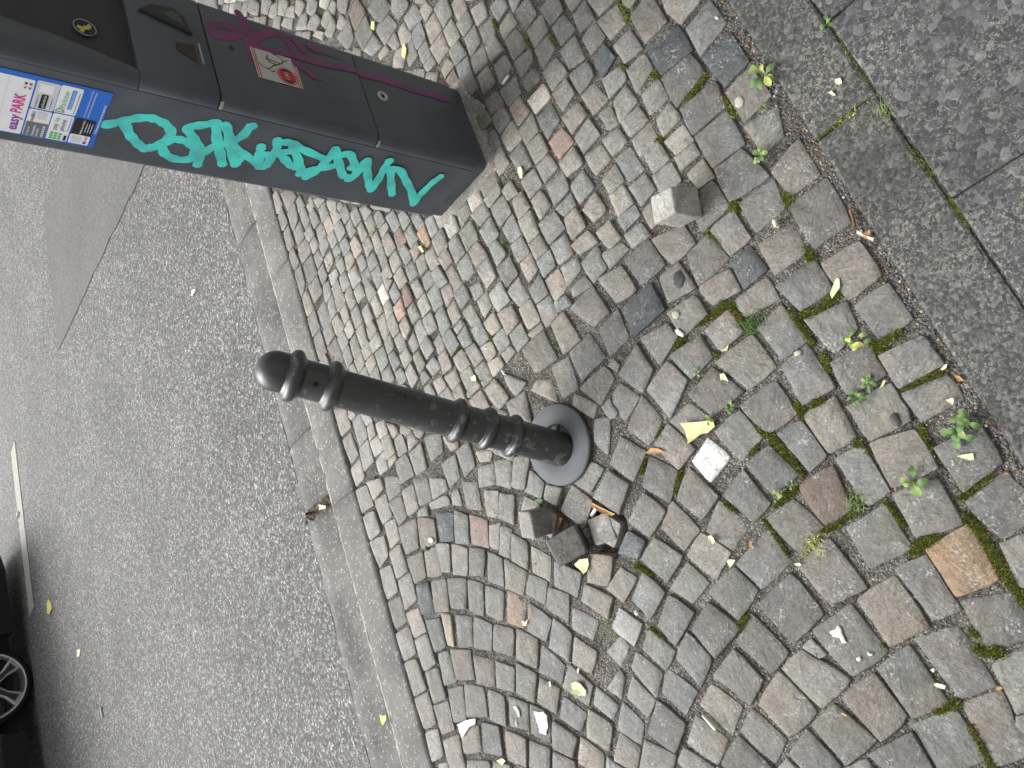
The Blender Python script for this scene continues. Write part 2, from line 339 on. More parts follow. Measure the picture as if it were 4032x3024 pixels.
# ------------------------------------------------------------------ cobbled footway
QUADS = """p-475 508 -564 434 -528 377 -435 434
o-308 486 -386 439 -345 371 -255 416
n-502 700 -575 622 -512 552 -435 624
b-425 610 -499 549 -446 480 -366 540
p-570 432 -664 380 -624 329 -532 369
n-637 515 -709 471 -659 395 -586 440
n-545 572 -619 512 -576 453 -489 516
m-124 470 -198 422 -143 363 -82 395
n-213 542 -286 503 -255 424 -179 465
m357 738 264 687 303 611 398 659
b-121 582 -203 543 -160 463 -92 502
m-472 813 -539 741 -465 675 -394 743
m-392 430 -465 393 -429 322 -361 352
p-378 723 -443 662 -397 591 -311 664
n-289 627 -357 585 -311 509 -235 555
p-622 641 -682 567 -622 521 -558 581
m-215 424 -279 367 -214 308 -160 362
k-352 539 -434 475 -405 429 -320 485
b-51 623 -117 582 -74 508 -6 544
b-595 766 -654 683 -580 624 -544 720
b-685 820 -735 751 -664 691 -606 772
n-695 703 -749 633 -683 574 -639 657
p43 565 -16 528 26 453 78 486
p231 671 155 619 196 557 264 597
r-217 727 -291 671 -250 618 -167 653
p28 757 -49 717 -14 646 73 702
g141 608 74 563 108 504 179 547
b42 911 -17 832 29 771 100 822
m33 656 -30 624 8 549 70 585
g-395 868 -440 809 -372 745 -311 788
b-71 715 -146 662 -111 609 -34 649
n-155 649 -242 589 -210 548 -127 597
n-291 796 -351 725 -292 671 -244 735
g-54 855 -109 790 -69 727 0 772
m-27 526 -76 491 -36 423 6 446
g466 908 389 870 426 778 496 843
m-566 868 -614 790 -560 751 -497 833
g551 958 473 912 507 834 585 876
g122 707 51 648 97 603 151 624
p435 776 377 735 408 673 489 714
m195 765 141 715 176 652 240 683
m-29 986 -77 920 -21 845 32 918
g113 809 45 757 77 702 157 756
n-471 935 -520 865 -447 817 -404 873
p288 805 220 769 257 702 320 728
m-561 979 -611 921 -534 859 -494 935
g-654 926 -691 840 -633 809 -583 875
m-716 591 -757 521 -708 469 -647 512
g628 878 553 835 594 774 667 819
d722 936 643 882 678 823 753 865
m-178 841 -235 781 -191 723 -136 786
g381 849 314 811 355 747 418 770
n-493 384 -566 349 -536 313 -455 335
m-112 767 -183 700 -148 664 -81 717
n-112 916 -171 852 -121 804 -62 855
m624 993 556 963 598 881 661 903
m-252 895 -298 824 -257 786 -192 848
k-758 860 -799 785 -742 758 -701 835
g292 981 212 953 268 877 327 926
d795 1085 719 1045 749 962 817 998
l-16 1095 -82 1031 3 985 48 1037
d180 1169 113 1131 170 1043 232 1081
g416 977 336 942 379 875 443 913
g801 976 729 941 779 876 843 916
m708 1042 632 1005 689 930 739 965
p-268 1017 -307 949 -253 909 -196 983
b-829 998 -854 920 -787 896 -757 975
g-332 938 -370 877 -311 839 -263 907
b-730 962 -772 884 -704 859 -675 933
b-397 989 -437 918 -372 879 -340 954
m-836 1105 -859 1030 -784 1002 -752 1075
n543 835 478 792 502 747 566 760
k-638 1024 -688 959 -617 930 -573 991
g-341 1061 -386 1001 -334 957 -276 1029
m-247 1112 -279 1037 -204 1013 -177 1092
m299 1159 234 1110 274 1041 338 1087
m-772 754 -810 689 -758 644 -708 714
p-114 1157 -151 1092 -89 1054 -31 1114
n61 1029 7 971 55 918 103 950
m-573 1072 -607 1024 -524 974 -497 1040
g337 921 274 874 304 824 367 862
n-426 1118 -464 1047 -399 1004 -368 1080
g81 1342 9 1298 65 1222 128 1276
p-200 1212 -238 1145 -165 1103 -133 1177
p337 1077 271 1021 311 959 356 990
m-847 910 -869 823 -813 785 -767 869
p-148 1074 -202 1011 -151 968 -99 1039
g161 1035 102 996 149 931 195 963
g-338 1155 -368 1095 -303 1047 -264 1110
g173 865 139 837 168 763 216 789
g19 1180 -24 1111 30 1079 91 1126
w-180 971 -223 927 -165 878 -127 932
k-730 1064 -761 1001 -701 969 -670 1048
g-288 1264 -323 1188 -248 1153 -221 1216
p95 1520 27 1466 64 1385 140 1437
g-527 1149 -563 1096 -491 1053 -457 1115
p194 1336 142 1260 175 1209 246 1262
g212 953 169 917 195 849 244 875
n-480 1037 -502 978 -449 937 -413 991
g246 1057 185 1032 212 960 276 1006
d259 872 199 842 233 787 283 824
g807 1090 836 1028 920 1078 882 1130
m-280 370 -349 342 -351 311 -262 329
g115 936 68 897 107 846 154 880
g-336 1383 -372 1303 -298 1274 -267 1343
g105 1112 42 1060 104 1008 134 1038
b261 1240 198 1183 222 1124 285 1167
m131 1242 67 1208 110 1150 179 1183
g-91 1034 -127 982 -82 929 -48 981
g-696 1152 -746 1083 -682 1063 -653 1137
p-928 1131 -929 1041 -865 1030 -859 1116
b158 1405 76 1363 111 1300 186 1361
g-13 1306 -55 1239 10 1196 41 1226
n-642 1118 -674 1053 -623 1029 -589 1096
b-509 1292 -509 1224 -434 1208 -437 1280
n-908 1297 -921 1228 -852 1215 -838 1289
g-54 1219 -92 1165 -35 1120 -2 1180
p-804 1381 -828 1295 -771 1279 -740 1357
g-541 1405 -556 1326 -492 1314 -477 1404
g-946 1216 -939 1142 -884 1130 -865 1191
k-860 1197 -872 1130 -820 1118 -788 1181
n42 1407 -35 1369 -13 1315 69 1346
b-772 1555 -778 1479 -701 1471 -689 1553
g-1001 1774 -973 1683 -892 1701 -910 1785
l-612 1210 -637 1143 -581 1120 -557 1186
g-708 1426 -728 1357 -655 1346 -631 1411
p-904 1824 -878 1738 -798 1757 -817 1849
n-869 1560 -874 1488 -796 1479 -789 1559
p-561 1309 -589 1226 -534 1209 -518 1298
p855 1027 816 990 856 934 900 1042
k-788 1469 -796 1387 -745 1377 -713 1457
b-581 1598 -590 1527 -521 1513 -500 1604
p-1071 1598 -1066 1523 -989 1522 -991 1604
s-676 1594 -680 1529 -597 1515 -589 1592
g-685 1510 -696 1443 -634 1418 -608 1502
m-977 1417 -981 1352 -924 1331 -906 1419
p-894 1726 -875 1649 -801 1652 -811 1745
m-966 1500 -966 1430 -893 1433 -887 1506
b-732 1344 -742 1282 -683 1263 -663 1337
g-607 1435 -626 1360 -553 1354 -550 1428
n-770 1654 -768 1569 -692 1568 -697 1649
n-970 1584 -959 1511 -889 1513 -888 1590
q-1209 1852 -1174 1778 -1068 1810 -1114 1891
g-514 1226 -539 1175 -474 1137 -457 1185
g-771 1164 -799 1107 -753 1085 -718 1150
g-784 1736 -773 1655 -699 1658 -694 1734
g-688 1842 -674 1772 -585 1770 -601 1862
b-1121 1794 -1086 1713 -1013 1724 -1044 1814
k-1080 1696 -1067 1617 -987 1631 -998 1702
g-873 1477 -883 1409 -813 1394 -805 1465
p906 1236 849 1195 873 1147 924 1171
n-672 1681 -679 1614 -593 1605 -592 1683
m-890 1392 -904 1322 -851 1302 -830 1378
k-643 1346 -654 1277 -603 1258 -588 1345
n758 1143 697 1116 737 1068 780 1094
n549 1183 489 1144 509 1100 570 1138
n687 1103 634 1080 657 1028 708 1055
g-556 2072 -525 2002 -432 2019 -477 2117
g487 1072 438 1049 461 996 507 1022
b-986 1329 -993 1250 -936 1246 -918 1319
s-474 1743 -477 1669 -397 1672 -392 1750
p-1038 1840 -1011 1779 -914 1790 -945 1860
n308 1297 254 1258 289 1214 344 1244
g-980 1670 -976 1603 -893 1610 -897 1680
g-289 1564 -292 1509 -202 1493 -206 1555
k-799 1809 -781 1745 -696 1747 -707 1825
g829 1184 778 1151 798 1101 850 1133
q-1105 1989 -1071 1927 -979 1963 -1024 2037
b-526 1992 -497 1911 -424 1923 -431 2009
p-714 1924 -700 1855 -602 1867 -624 1941
g694 1186 638 1170 672 1114 722 1149
g-874 1636 -867 1564 -800 1563 -801 1639
p-54 1582 -95 1561 -108 1484 -22 1512
b-517 1488 -533 1428 -467 1421 -447 1493
k-1060 1509 -1047 1435 -985 1434 -989 1508
q-918 1986 -878 1923 -795 1964 -828 2033
n-1006 1935 -973 1870 -889 1909 -924 1976
n-676 1755 -680 1693 -589 1695 -589 1762
q-1015 2037 -970 1972 -891 2019 -919 2085
b-579 1831 -573 1766 -493 1764 -490 1842
k430 1445 373 1410 406 1353 456 1387
n-259 1330 -278 1277 -218 1234 -202 1273
p736 1293 679 1253 706 1207 758 1252
b559 1037 523 1007 545 960 585 986
g875 1361 819 1332 830 1279 896 1310
g-148 1260 -179 1218 -87 1211 -93 1259
g-495 1570 -511 1507 -440 1506 -422 1569
k-484 1820 -475 1755 -393 1758 -386 1823
g-287 1629 -295 1568 -209 1566 -224 1636
n543 1097 491 1069 517 1027 564 1057
k-841 1927 -810 1867 -732 1902 -755 1973
n-573 1667 -577 1601 -499 1607 -489 1665
n514 1333 462 1301 495 1253 545 1288
g616 1059 573 1042 603 991 646 1025
n578 1283 525 1248 553 1198 596 1228
p-1092 1895 -1058 1832 -983 1866 -1018 1935
d-421 1187 -423 1129 -380 1109 -363 1158
p586 1132 541 1108 573 1060 613 1080
n634 1311 590 1283 621 1231 672 1266
b470 978 431 948 452 910 495 937
q-911 2090 -871 2024 -790 2062 -836 2135
d-488 1887 -477 1829 -393 1827 -405 1909
m473 1142 424 1107 454 1067 494 1095
g636 1162 594 1137 622 1083 660 1112
g-583 1514 -597 1447 -534 1434 -528 1501
k799 1329 742 1293 775 1248 818 1271
b838 1427 780 1393 812 1341 861 1379
g-383 1624 -394 1560 -313 1558 -314 1615
b462 1202 410 1177 433 1129 483 1161
n-820 2145 -777 2072 -703 2111 -739 2187
g-372 1766 -370 1699 -291 1718 -299 1786
p-612 1960 -591 1885 -509 1911 -536 1978
q-740 2081 -697 2020 -613 2053 -655 2121
m880 1282 832 1255 861 1208 912 1242
m-571 1753 -561 1691 -486 1681 -491 1751
m719 1448 655 1413 695 1368 744 1398
d-740 1996 -717 1929 -630 1960 -653 2024
n-646 2034 -614 1970 -537 1987 -571 2073
n-937 1883 -908 1820 -825 1858 -848 1909
n-819 1274 -839 1215 -799 1197 -774 1264
g758 1220 706 1198 735 1149 773 1162
b-17 1675 -75 1621 -38 1575 15 1635
s643 1404 594 1370 626 1319 671 1360
p698 1356 649 1323 683 1273 721 1301
g530 1415 473 1385 506 1338 550 1358
n639 1557 583 1515 600 1473 672 1513
q-726 2186 -686 2121 -607 2162 -636 2228
g608 1223 559 1189 585 1146 623 1173
g-390 1994 -364 1931 -296 1958 -305 2032
g365 1401 314 1376 339 1325 390 1354
p969 1571 905 1538 931 1485 988 1527
b377 1244 330 1204 354 1169 400 1203
g-489 1623 -491 1577 -413 1569 -406 1622
q-1197 1948 -1157 1892 -1085 1918 -1119 1980
n-277 1771 -240 1724 -173 1752 -204 1809
g769 1389 716 1355 748 1313 793 1341
p213 1458 152 1427 182 1383 235 1413
n-319 1846 -282 1797 -213 1818 -248 1881
b451 1524 389 1488 409 1446 473 1477
b275 1425 221 1395 252 1352 302 1381
p428 1353 374 1329 401 1283 453 1315
k-880 1023 -909 958 -858 924 -840 1005
b577 1366 541 1341 561 1287 611 1319
p444 1289 408 1254 431 1215 480 1249
d808 1247 764 1221 800 1182 843 1216
g1230 2215 1151 2163 1192 2089 1246 2140
m945 1390 891 1361 916 1314 966 1351
n321 1239 284 1205 323 1150 341 1172
b-51 1387 10 1412 8 1466 -19 1485
p-328 2103 -290 2023 -226 2068 -258 2129
q-825 2033 -788 1973 -722 2011 -754 2076
q-647 2126 -610 2068 -531 2108 -567 2167
l705 1596 653 1562 682 1513 738 1551
b966 1480 911 1453 944 1408 992 1425
b206 1528 150 1496 173 1449 232 1485
k-299 1513 -311 1453 -268 1442 -237 1498
g-304 1705 -287 1633 -230 1644 -247 1708
g517 1010 484 993 509 944 538 963
n653 1485 596 1454 622 1409 674 1439
b-431 2064 -397 2004 -323 2032 -349 2093
n507 1224 466 1202 492 1158 535 1183
b-290 2015 -265 1956 -187 1983 -223 2048
m950 1314 903 1294 919 1246 973 1276
m331 1615 276 1576 308 1532 359 1565
p260 1576 216 1528 239 1490 296 1531
p202 1612 141 1573 176 1529 221 1557
n360 1158 327 1136 348 1082 381 1111
n507 1637 450 1603 483 1557 536 1586
n-240 1932 -205 1876 -151 1888 -169 1969
g908 1453 846 1423 891 1382 927 1404
k1247 2339 1175 2295 1215 2227 1286 2269
l260 1651 209 1617 236 1566 290 1600
g-582 1885 -576 1844 -490 1842 -500 1911
p563 1515 510 1483 538 1437 585 1464
g-383 1671 -380 1624 -309 1623 -314 1682
g-675 1229 -697 1189 -648 1162 -626 1187
g833 1593 783 1559 807 1511 855 1529
c775 1479 735 1452 762 1398 805 1423
q-624 2228 -578 2178 -513 2203 -546 2283
p598 1691 544 1665 585 1608 628 1633
m1035 1526 975 1489 1003 1447 1057 1478
n1307 2258 1225 2183 1263 2119 1334 2180
n453 1691 402 1655 430 1608 487 1643
b338 1703 281 1662 311 1620 368 1655
p-50 1746 -98 1705 -68 1656 -17 1696
g590 1454 541 1424 571 1379 612 1409
g-467 2112 -431 2064 -368 2099 -396 2168
g304 1368 254 1347 293 1301 325 1313
p145 2562 57 2487 100 2445 186 2501
n502 1476 445 1445 477 1405 522 1439
p359 1329 333 1301 353 1244 388 1275
n456 1778 401 1746 429 1696 487 1728
q-449 2332 -412 2257 -348 2295 -374 2366
b773 1555 718 1522 746 1479 796 1516
g1274 2459 1205 2388 1238 2351 1327 2385
b1057 1909 1000 1873 1028 1820 1089 1854
q-473 2208 -438 2153 -371 2189 -402 2257
g-391 2173 -353 2104 -304 2103 -311 2193
p338 1526 281 1494 310 1457 358 1479
q-183 2467 -146 2401 -82 2432 -87 2515
g-59 1329 -88 1268 -55 1252 -30 1322
g703 1518 661 1495 686 1448 737 1470
n138 1568 89 1535 123 1492 165 1524
q-540 2282 -499 2220 -434 2257 -464 2321
g442 1593 397 1564 417 1520 476 1553
k401 1180 371 1157 401 1113 428 1129
b650 1637 597 1603 623 1562 678 1596
n364 1797 302 1764 337 1720 391 1751
m1007 1429 956 1394 978 1351 1033 1380
g400 1740 346 1709 374 1655 423 1702
g-360 1926 -324 1852 -291 1861 -298 1944
k258 1485 220 1462 242 1417 294 1447
q-551 2161 -509 2107 -449 2137 -475 2197
b1139 1935 1073 1908 1100 1854 1162 1888
q-213 2348 -176 2293 -101 2337 -124 2393
g-767 1230 -777 1184 -723 1175 -710 1189
n334 1456 288 1429 313 1389 357 1410
n1174 1888 1102 1845 1126 1801 1198 1834
b1091 1845 1025 1811 1049 1768 1118 1809
g-471 1665 -475 1618 -401 1617 -414 1664
p1035 1747 969 1721 1005 1678 1056 1703
g916 1617 854 1593 888 1548 929 1572
n435 1836 372 1802 398 1757 458 1795
q-300 2319 -262 2258 -189 2293 -225 2348
n1022 1820 963 1787 985 1736 1041 1777
r1329 2373 1259 2339 1298 2269 1375 2325
g389 1559 334 1526 363 1488 406 1516
b-200 2459 -280 2404 -243 2356 -168 2402
g1202 2049 1151 2020 1168 1953 1228 1990
g505 1727 463 1685 491 1643 534 1668
p979 1652 929 1627 947 1576 1001 1615
g903 1690 847 1665 868 1618 922 1648
p182 2668 92 2625 131 2562 215 2613
g384 1487 338 1460 361 1415 401 1445
g897 1533 848 1505 881 1463 914 1472
p509 1547 458 1524 484 1481 532 1513
n766 1630 717 1600 746 1555 788 1584
n288 1946 232 1910 254 1868 321 1897
n969 1721 917 1701 936 1647 984 1667
g474 2727 389 2682 429 2618 507 2661
n216 1905 154 1870 185 1828 247 1868
p453 1913 400 1884 427 1836 487 1864
n43 1719 -7 1683 20 1640 66 1676
n675 1233 628 1205 636 1173 684 1198
b-803 1862 -801 1831 -712 1847 -715 1892
m-1041 1418 -1041 1349 -990 1342 -987 1417
g285 2629 218 2586 246 2525 331 2575
g-312 1439 -323 1396 -277 1375 -274 1429
g-544 722 -558 686 -544 672 -521 702
n402 1650 338 1615 371 1579 415 1618
k1041 1682 986 1652 1005 1615 1055 1630
p406 1102 365 1079 377 1055 425 1075
g-4 1578 -35 1548 3 1507 30 1592
l505 1858 449 1830 471 1783 527 1817
c562 1748 511 1722 536 1678 586 1704
n1018 1595 978 1576 1002 1526 1043 1550
k1136 2011 1075 1983 1099 1935 1160 1962
n131 1638 88 1604 117 1568 160 1597
m840 1510 802 1483 825 1437 857 1459
k275 1809 229 1776 258 1737 307 1763
p390 2691 321 2647 357 2584 425 2627
p1109 1713 1054 1687 1067 1645 1114 1660
n29 1786 -21 1753 7 1714 54 1741
n1093 1784 1044 1752 1067 1710 1113 1734
n963 1787 907 1763 932 1721 979 1736
p348 1849 281 1810 310 1775 366 1820
q-360 2374 -321 2319 -264 2349 -303 2413
g146 1864 89 1824 124 1789 170 1829
n161 1728 112 1691 135 1654 183 1690
m-586 353 -606 320 -557 319 -570 349
m821 1655 779 1630 793 1579 836 1608
k246 1331 224 1323 246 1262 273 1289
k464 1385 440 1356 461 1318 492 1334
b178 1674 142 1643 163 1602 207 1632
p81 1819 37 1786 61 1741 105 1779
g-62 1234 -91 1211 -75 1179 -37 1207
n527 1794 476 1772 512 1727 552 1748
q-396 2256 -350 2200 -319 2216 -339 2301
n217 1771 172 1733 187 1695 239 1732
p101 1756 53 1719 77 1681 121 1718
g972 1265 923 1230 944 1180 990 1248
b337 2757 268 2712 301 2656 380 2709
g1171 2283 1139 2239 1154 2174 1209 2227
n451 2814 349 2749 402 2719 477 2755
g1257 2119 1207 2079 1238 2018 1309 2097
b244 1704 196 1674 228 1642 268 1662
b617 2900 533 2861 569 2801 652 2848
g1161 1809 1095 1776 1118 1733 1175 1757
b1165 2080 1112 2061 1127 2001 1190 2049
p263 2712 191 2668 224 2613 291 2647
k1088 2041 1035 2023 1060 1974 1125 2011
b-249 2178 -226 2129 -167 2155 -185 2205
p789 2905 705 2847 750 2777 793 2825
b226 2233 157 2191 184 2155 247 2182
m718 1662 670 1637 685 1596 729 1620
n110 2243 47 2208 79 2165 133 2192
g537 1668 512 1642 545 1596 575 1610
b414 1957 363 1921 377 1878 431 1913
p550 2772 484 2736 522 2670 578 2705
n351 1915 303 1880 317 1838 374 1884
g1085 1629 1037 1599 1060 1559 1103 1583
g187 2014 132 1989 164 1945 212 1981
b109 1691 66 1660 89 1624 124 1644
m906 1750 859 1723 872 1691 932 1717
m780 1698 741 1672 759 1630 801 1660
g39 2208 -14 2181 22 2131 67 2158
b128 1983 84 1952 113 1909 156 1945
f62 1660 20 1640 54 1594 78 1614
g207 1962 160 1932 180 1889 227 1919
b23 1861 -18 1821 11 1786 45 1808
g-237 2108 -214 2061 -160 2093 -182 2134
q789 2989 688 2950 743 2896 811 2946
p230 1845 184 1817 207 1782 257 1810
n569 2169 509 2121 536 2087 586 2127
p84 1889 35 1866 56 1825 105 1853
n1066 1974 1017 1946 1040 1909 1094 1936
n146 1795 112 1767 125 1728 177 1760
p296 1873 241 1845 272 1815 313 1820
p397 1884 355 1849 377 1814 421 1842
b267 1993 219 1968 246 1924 291 1954
n523 1949 465 1919 482 1882 536 1911
g-1198 1782 -1163 1670 -1103 1677 -1133 1772
p494 2185 438 2158 459 2109 513 2149
g696 2847 622 2809 662 2760 728 2787
g551 1591 520 1571 532 1528 571 1556
n821 1735 787 1698 808 1660 841 1702
g-393 1932 -369 1844 -342 1862 -374 1946
k217 1391 188 1383 206 1332 230 1352
g529 2862 455 2814 492 2764 556 2811
p331 2431 271 2392 298 2352 362 2390
q-245 2250 -218 2199 -170 2234 -197 2279
g209 2586 149 2553 191 2501 237 2525
b237 2525 181 2484 213 2434 265 2482
n498 2059 446 2027 472 1987 520 2025
m-763 644 -798 631 -759 575 -727 597
q-305 2222 -281 2172 -226 2199 -261 2243
g691 2939 621 2900 662 2848 733 2897
g267 2393 205 2362 231 2315 290 2353
k392 2061 342 2035 360 1990 405 2015
b425 2151 374 2131 408 2083 452 2116
b365 2125 322 2091 341 2051 392 2083
l405 2406 350 2376 375 2328 429 2358
g616 2800 549 2763 594 2714 651 2751
s259 2126 213 2099 237 2059 287 2084
b-228 1704 -223 1659 -190 1647 -199 1720
p41 2063 -7 2031 24 1998 71 2036
g61 1953 30 1923 56 1874 87 1915
p196 2363 130 2325 163 2294 219 2316
g393 2260 335 2224 364 2188 412 2215
g1382 2680 1352 2613 1379 2572 1425 2624
o488 1993 439 1950 451 1925 509 1955
f511 2388 455 2358 483 2311 536 2356
b213 2162 162 2128 184 2093 239 2126
g1317 2547 1286 2497 1320 2458 1366 2495
p134 1919 95 1895 116 1859 162 1882
g-21 1821 -54 1799 -43 1759 4 1786
n548 2031 495 1987 517 1955 557 1992
n160 2403 98 2373 126 2333 183 2363
g400 2002 355 1977 373 1939 417 1957
r501 2122 450 2095 476 2055 520 2087
g441 2089 393 2056 420 2016 461 2061
n94 2022 35 1985 69 1959 109 1990
b290 2261 234 2226 260 2189 312 2231
n245 2052 200 2027 224 1987 269 2019
g177 2484 127 2452 160 2403 205 2442
g36 2274 -14 2239 23 2209 68 2229
p329 2030 279 1999 299 1961 341 1991
k342 1971 302 1953 328 1903 361 1933
q-182 2219 -163 2169 -119 2189 -133 2240
g290 1736 249 1715 270 1677 300 1693
b381 2195 329 2167 370 2131 410 2158
p262 2322 204 2286 236 2255 288 2284
r310 2077 257 2058 281 2018 336 2057
g1634 3189 1575 3088 1622 3070 1684 3153
p154 2128 109 2095 131 2061 176 2087
g364 2523 313 2491 344 2449 396 2480
b149 2272 115 2250 141 2199 184 2220
m932 1831 892 1788 914 1771 954 1796
m1150 2142 1104 2091 1127 2071 1172 2100
g1194 1962 1150 1934 1177 1897 1213 1933
b-32 1886 -55 1856 -47 1810 -6 1850
b97 2095 56 2069 87 2029 123 2061
b583 2493 530 2461 558 2419 613 2459
b200 2093 151 2061 185 2033 226 2059
k99 2164 46 2131 77 2096 114 2129
b1520 2912 1492 2851 1538 2820 1595 2894
g1411 2765 1382 2680 1444 2679 1452 2721
n310 2549 250 2525 278 2482 339 2514
p89 2373 42 2343 79 2304 118 2326
g42 2343 -5 2313 28 2275 70 2304
g88 1604 60 1579 89 1545 107 1564
b337 2376 296 2346 321 2299 362 2329
p398 2464 343 2440 369 2391 415 2422
b9 1915 -29 1892 -6 1855 27 1873
n573 2293 517 2257 558 2227 592 2255
g512 2250 454 2222 478 2185 528 2220
g88 2616 41 2573 76 2538 122 2571
c323 2216 276 2189 297 2153 349 2187
g439 2033 397 2008 431 1976 465 1994
g1444 2679 1411 2625 1456 2597 1508 2663
n118 2444 65 2413 98 2381 151 2411
n562 2091 510 2065 536 2025 573 2064
b468 2429 414 2406 447 2358 485 2389
g379 2583 314 2559 346 2515 393 2540
g319 2498 273 2474 308 2424 346 2447
b500 2310 450 2281 482 2243 519 2272
f614 2578 564 2544 589 2501 640 2542
b79 2304 40 2274 77 2236 111 2258
k1389 2469 1342 2408 1391 2383 1439 2443
k313 2152 275 2126 300 2091 343 2124
b973 1856 945 1839 971 1795 998 1829
g441 2281 397 2260 421 2215 461 2244
k396 2328 346 2299 376 2260 412 2282
k42 2124 -7 2097 21 2063 57 2089
p-203 1835 -190 1800 -173 1804 -159 1875
g1366 2572 1332 2534 1372 2495 1406 2532
g1579 3054 1548 2990 1588 2957 1655 3036
g1317 2471 1288 2422 1307 2385 1350 2433
k618 2385 570 2355 589 2316 637 2346
b271 2182 221 2162 251 2126 293 2153
p273 2465 222 2434 250 2401 300 2424
g662 2675 606 2640 626 2595 685 2647
g639 2458 590 2426 614 2386 658 2417
g340 2298 296 2276 321 2231 362 2267
g679 2750 606 2705 644 2676 696 2712
g600 2631 541 2606 575 2561 621 2595
k521 2461 468 2429 498 2388 537 2419
g126 2325 91 2303 119 2258 158 2287
l205 2442 169 2411 197 2370 237 2401
p200 2286 153 2264 192 2227 227 2255
g438 2617 379 2583 416 2548 461 2581
g449 2215 397 2187 422 2158 470 2185
n584 2233 534 2205 561 2169 600 2204
g142 2047 106 2022 132 1989 168 2021
p-214 2053 -179 2003 -157 2037 -167 2062
g674 2612 620 2586 649 2542 694 2567
g-368 1831 -366 1787 -320 1808 -334 1835
b640 2517 592 2492 616 2450 665 2482
b478 2572 430 2547 465 2504 503 2528
n153 2184 107 2164 130 2129 171 2149
g576 2419 532 2387 553 2355 605 2386
p1017 1946 989 1928 1003 1882 1031 1900
g537 2606 488 2581 531 2536 561 2553
g1541 2990 1511 2927 1571 2910 1579 2973
k-986 1232 -995 1191 -951 1176 -938 1231
g559 2544 510 2511 536 2477 580 2501
g559 2340 504 2310 529 2279 577 2316
g1487 2777 1450 2735 1484 2692 1532 2747
g-815 781 -842 751 -797 731 -782 758
k450 2350 404 2320 424 2282 462 2311
g497 2652 447 2617 483 2581 520 2615
g137 1496 126 1478 147 1436 163 1445
g1002 1346 965 1322 987 1288 1017 1337
b-192 2278 -170 2241 -125 2262 -147 2292
g624 2323 581 2293 603 2248 630 2284
g1492 2851 1458 2778 1503 2762 1517 2821
g598 2714 556 2678 583 2641 624 2667
n506 2511 454 2487 492 2445 519 2477
b415 2539 368 2515 408 2472 432 2488
p-178 2134 -157 2106 -137 2120 -127 2175
b-21 1753 -39 1748 -7 1693 7 1709
g449 2487 410 2455 428 2422 471 2445
p556 2678 511 2652 537 2606 574 2641
g-10 1965 -36 1947 -33 1910 5 1934
g42 1214 28 1186 43 1177 60 1197
g1466 2882 1426 2808 1464 2792 1484 2851
g922 1154 905 1132 934 1102 949 1154
g704 2702 667 2675 693 2638 736 2673
g-157 2100 -167 2060 -142 2033 -132 2092
k736 2777 686 2759 706 2711 750 2748
k35 1985 0 1973 23 1935 46 1960
g534 2205 503 2185 530 2149 552 2162
g1079 1554 1038 1535 1068 1506 1080 1530
g-424 2004 -415 1951 -386 1955 -403 1999
b173 1811 154 1795 180 1760 196 1777
g1401 2519 1368 2482 1398 2456 1425 2493
g1131 2196 1109 2185 1123 2132 1147 2153
g69 2405 30 2390 46 2350 81 2373
g717 2647 679 2611 701 2558 720 2610
q-139 2300 -121 2262 -109 2277 -97 2337
l1438 2584 1406 2532 1443 2506 1493 2569
g-1159 1654 -1141 1588 -1083 1587 -1098 1653
g-165 2014 -172 1988 -148 1969 -138 2026
g353 2180 322 2159 355 2131 371 2165
b682 2550 650 2525 678 2482 698 2541
b1337 2626 1301 2561 1323 2547 1348 2599
b-277 2164 -246 2122 -230 2129 -253 2171
g662 2491 632 2466 661 2433 674 2457
q-112 2416 -124 2393 -102 2368 -81 2416
q-1256 1903 -1229 1853 -1173 1869 -1197 1916"""
PAL = dict(g=(.200,.197,.183), m=(.156,.153,.145), n=(.186,.194,.176), k=(.162,.172,.172), d=(.082,.096,.110), p=(.216,.197,.181), b=(.250,.232,.196),
           q=(.290,.280,.262), l=(.285,.284,.270), w=(.66,.66,.64), c=(.47,.45,.38), o=(.34,.225,.125), s=(.295,.210,.170), f=(.325,.255,.195), r=(.190,.142,.118))
stones = []
for ln in QUADS.split('\n'):
    q = np.array([int(x) for x in ln[1:].split()], float).reshape(4, 2) / 1000.0
    stones.append((q, ln[0]))
# order corners anticlockwise, tidy
def ccw(q):
    a = .5 * np.sum(q[:, 0]*np.roll(q[:, 1], -1) - q[:, 1]*np.roll(q[:, 0], -1)); return q if a > 0 else q[::-1]
stones = [(ccw(q), c) for q, c in stones]
n_traced = len(stones)
cen = [q.mean(0) for q, c in stones]; siz = [math.sqrt(abs(.5*np.sum(q[:,0]*np.roll(q[:,1],-1)-q[:,1]*np.roll(q[:,0],-1)))) for q, c in stones]
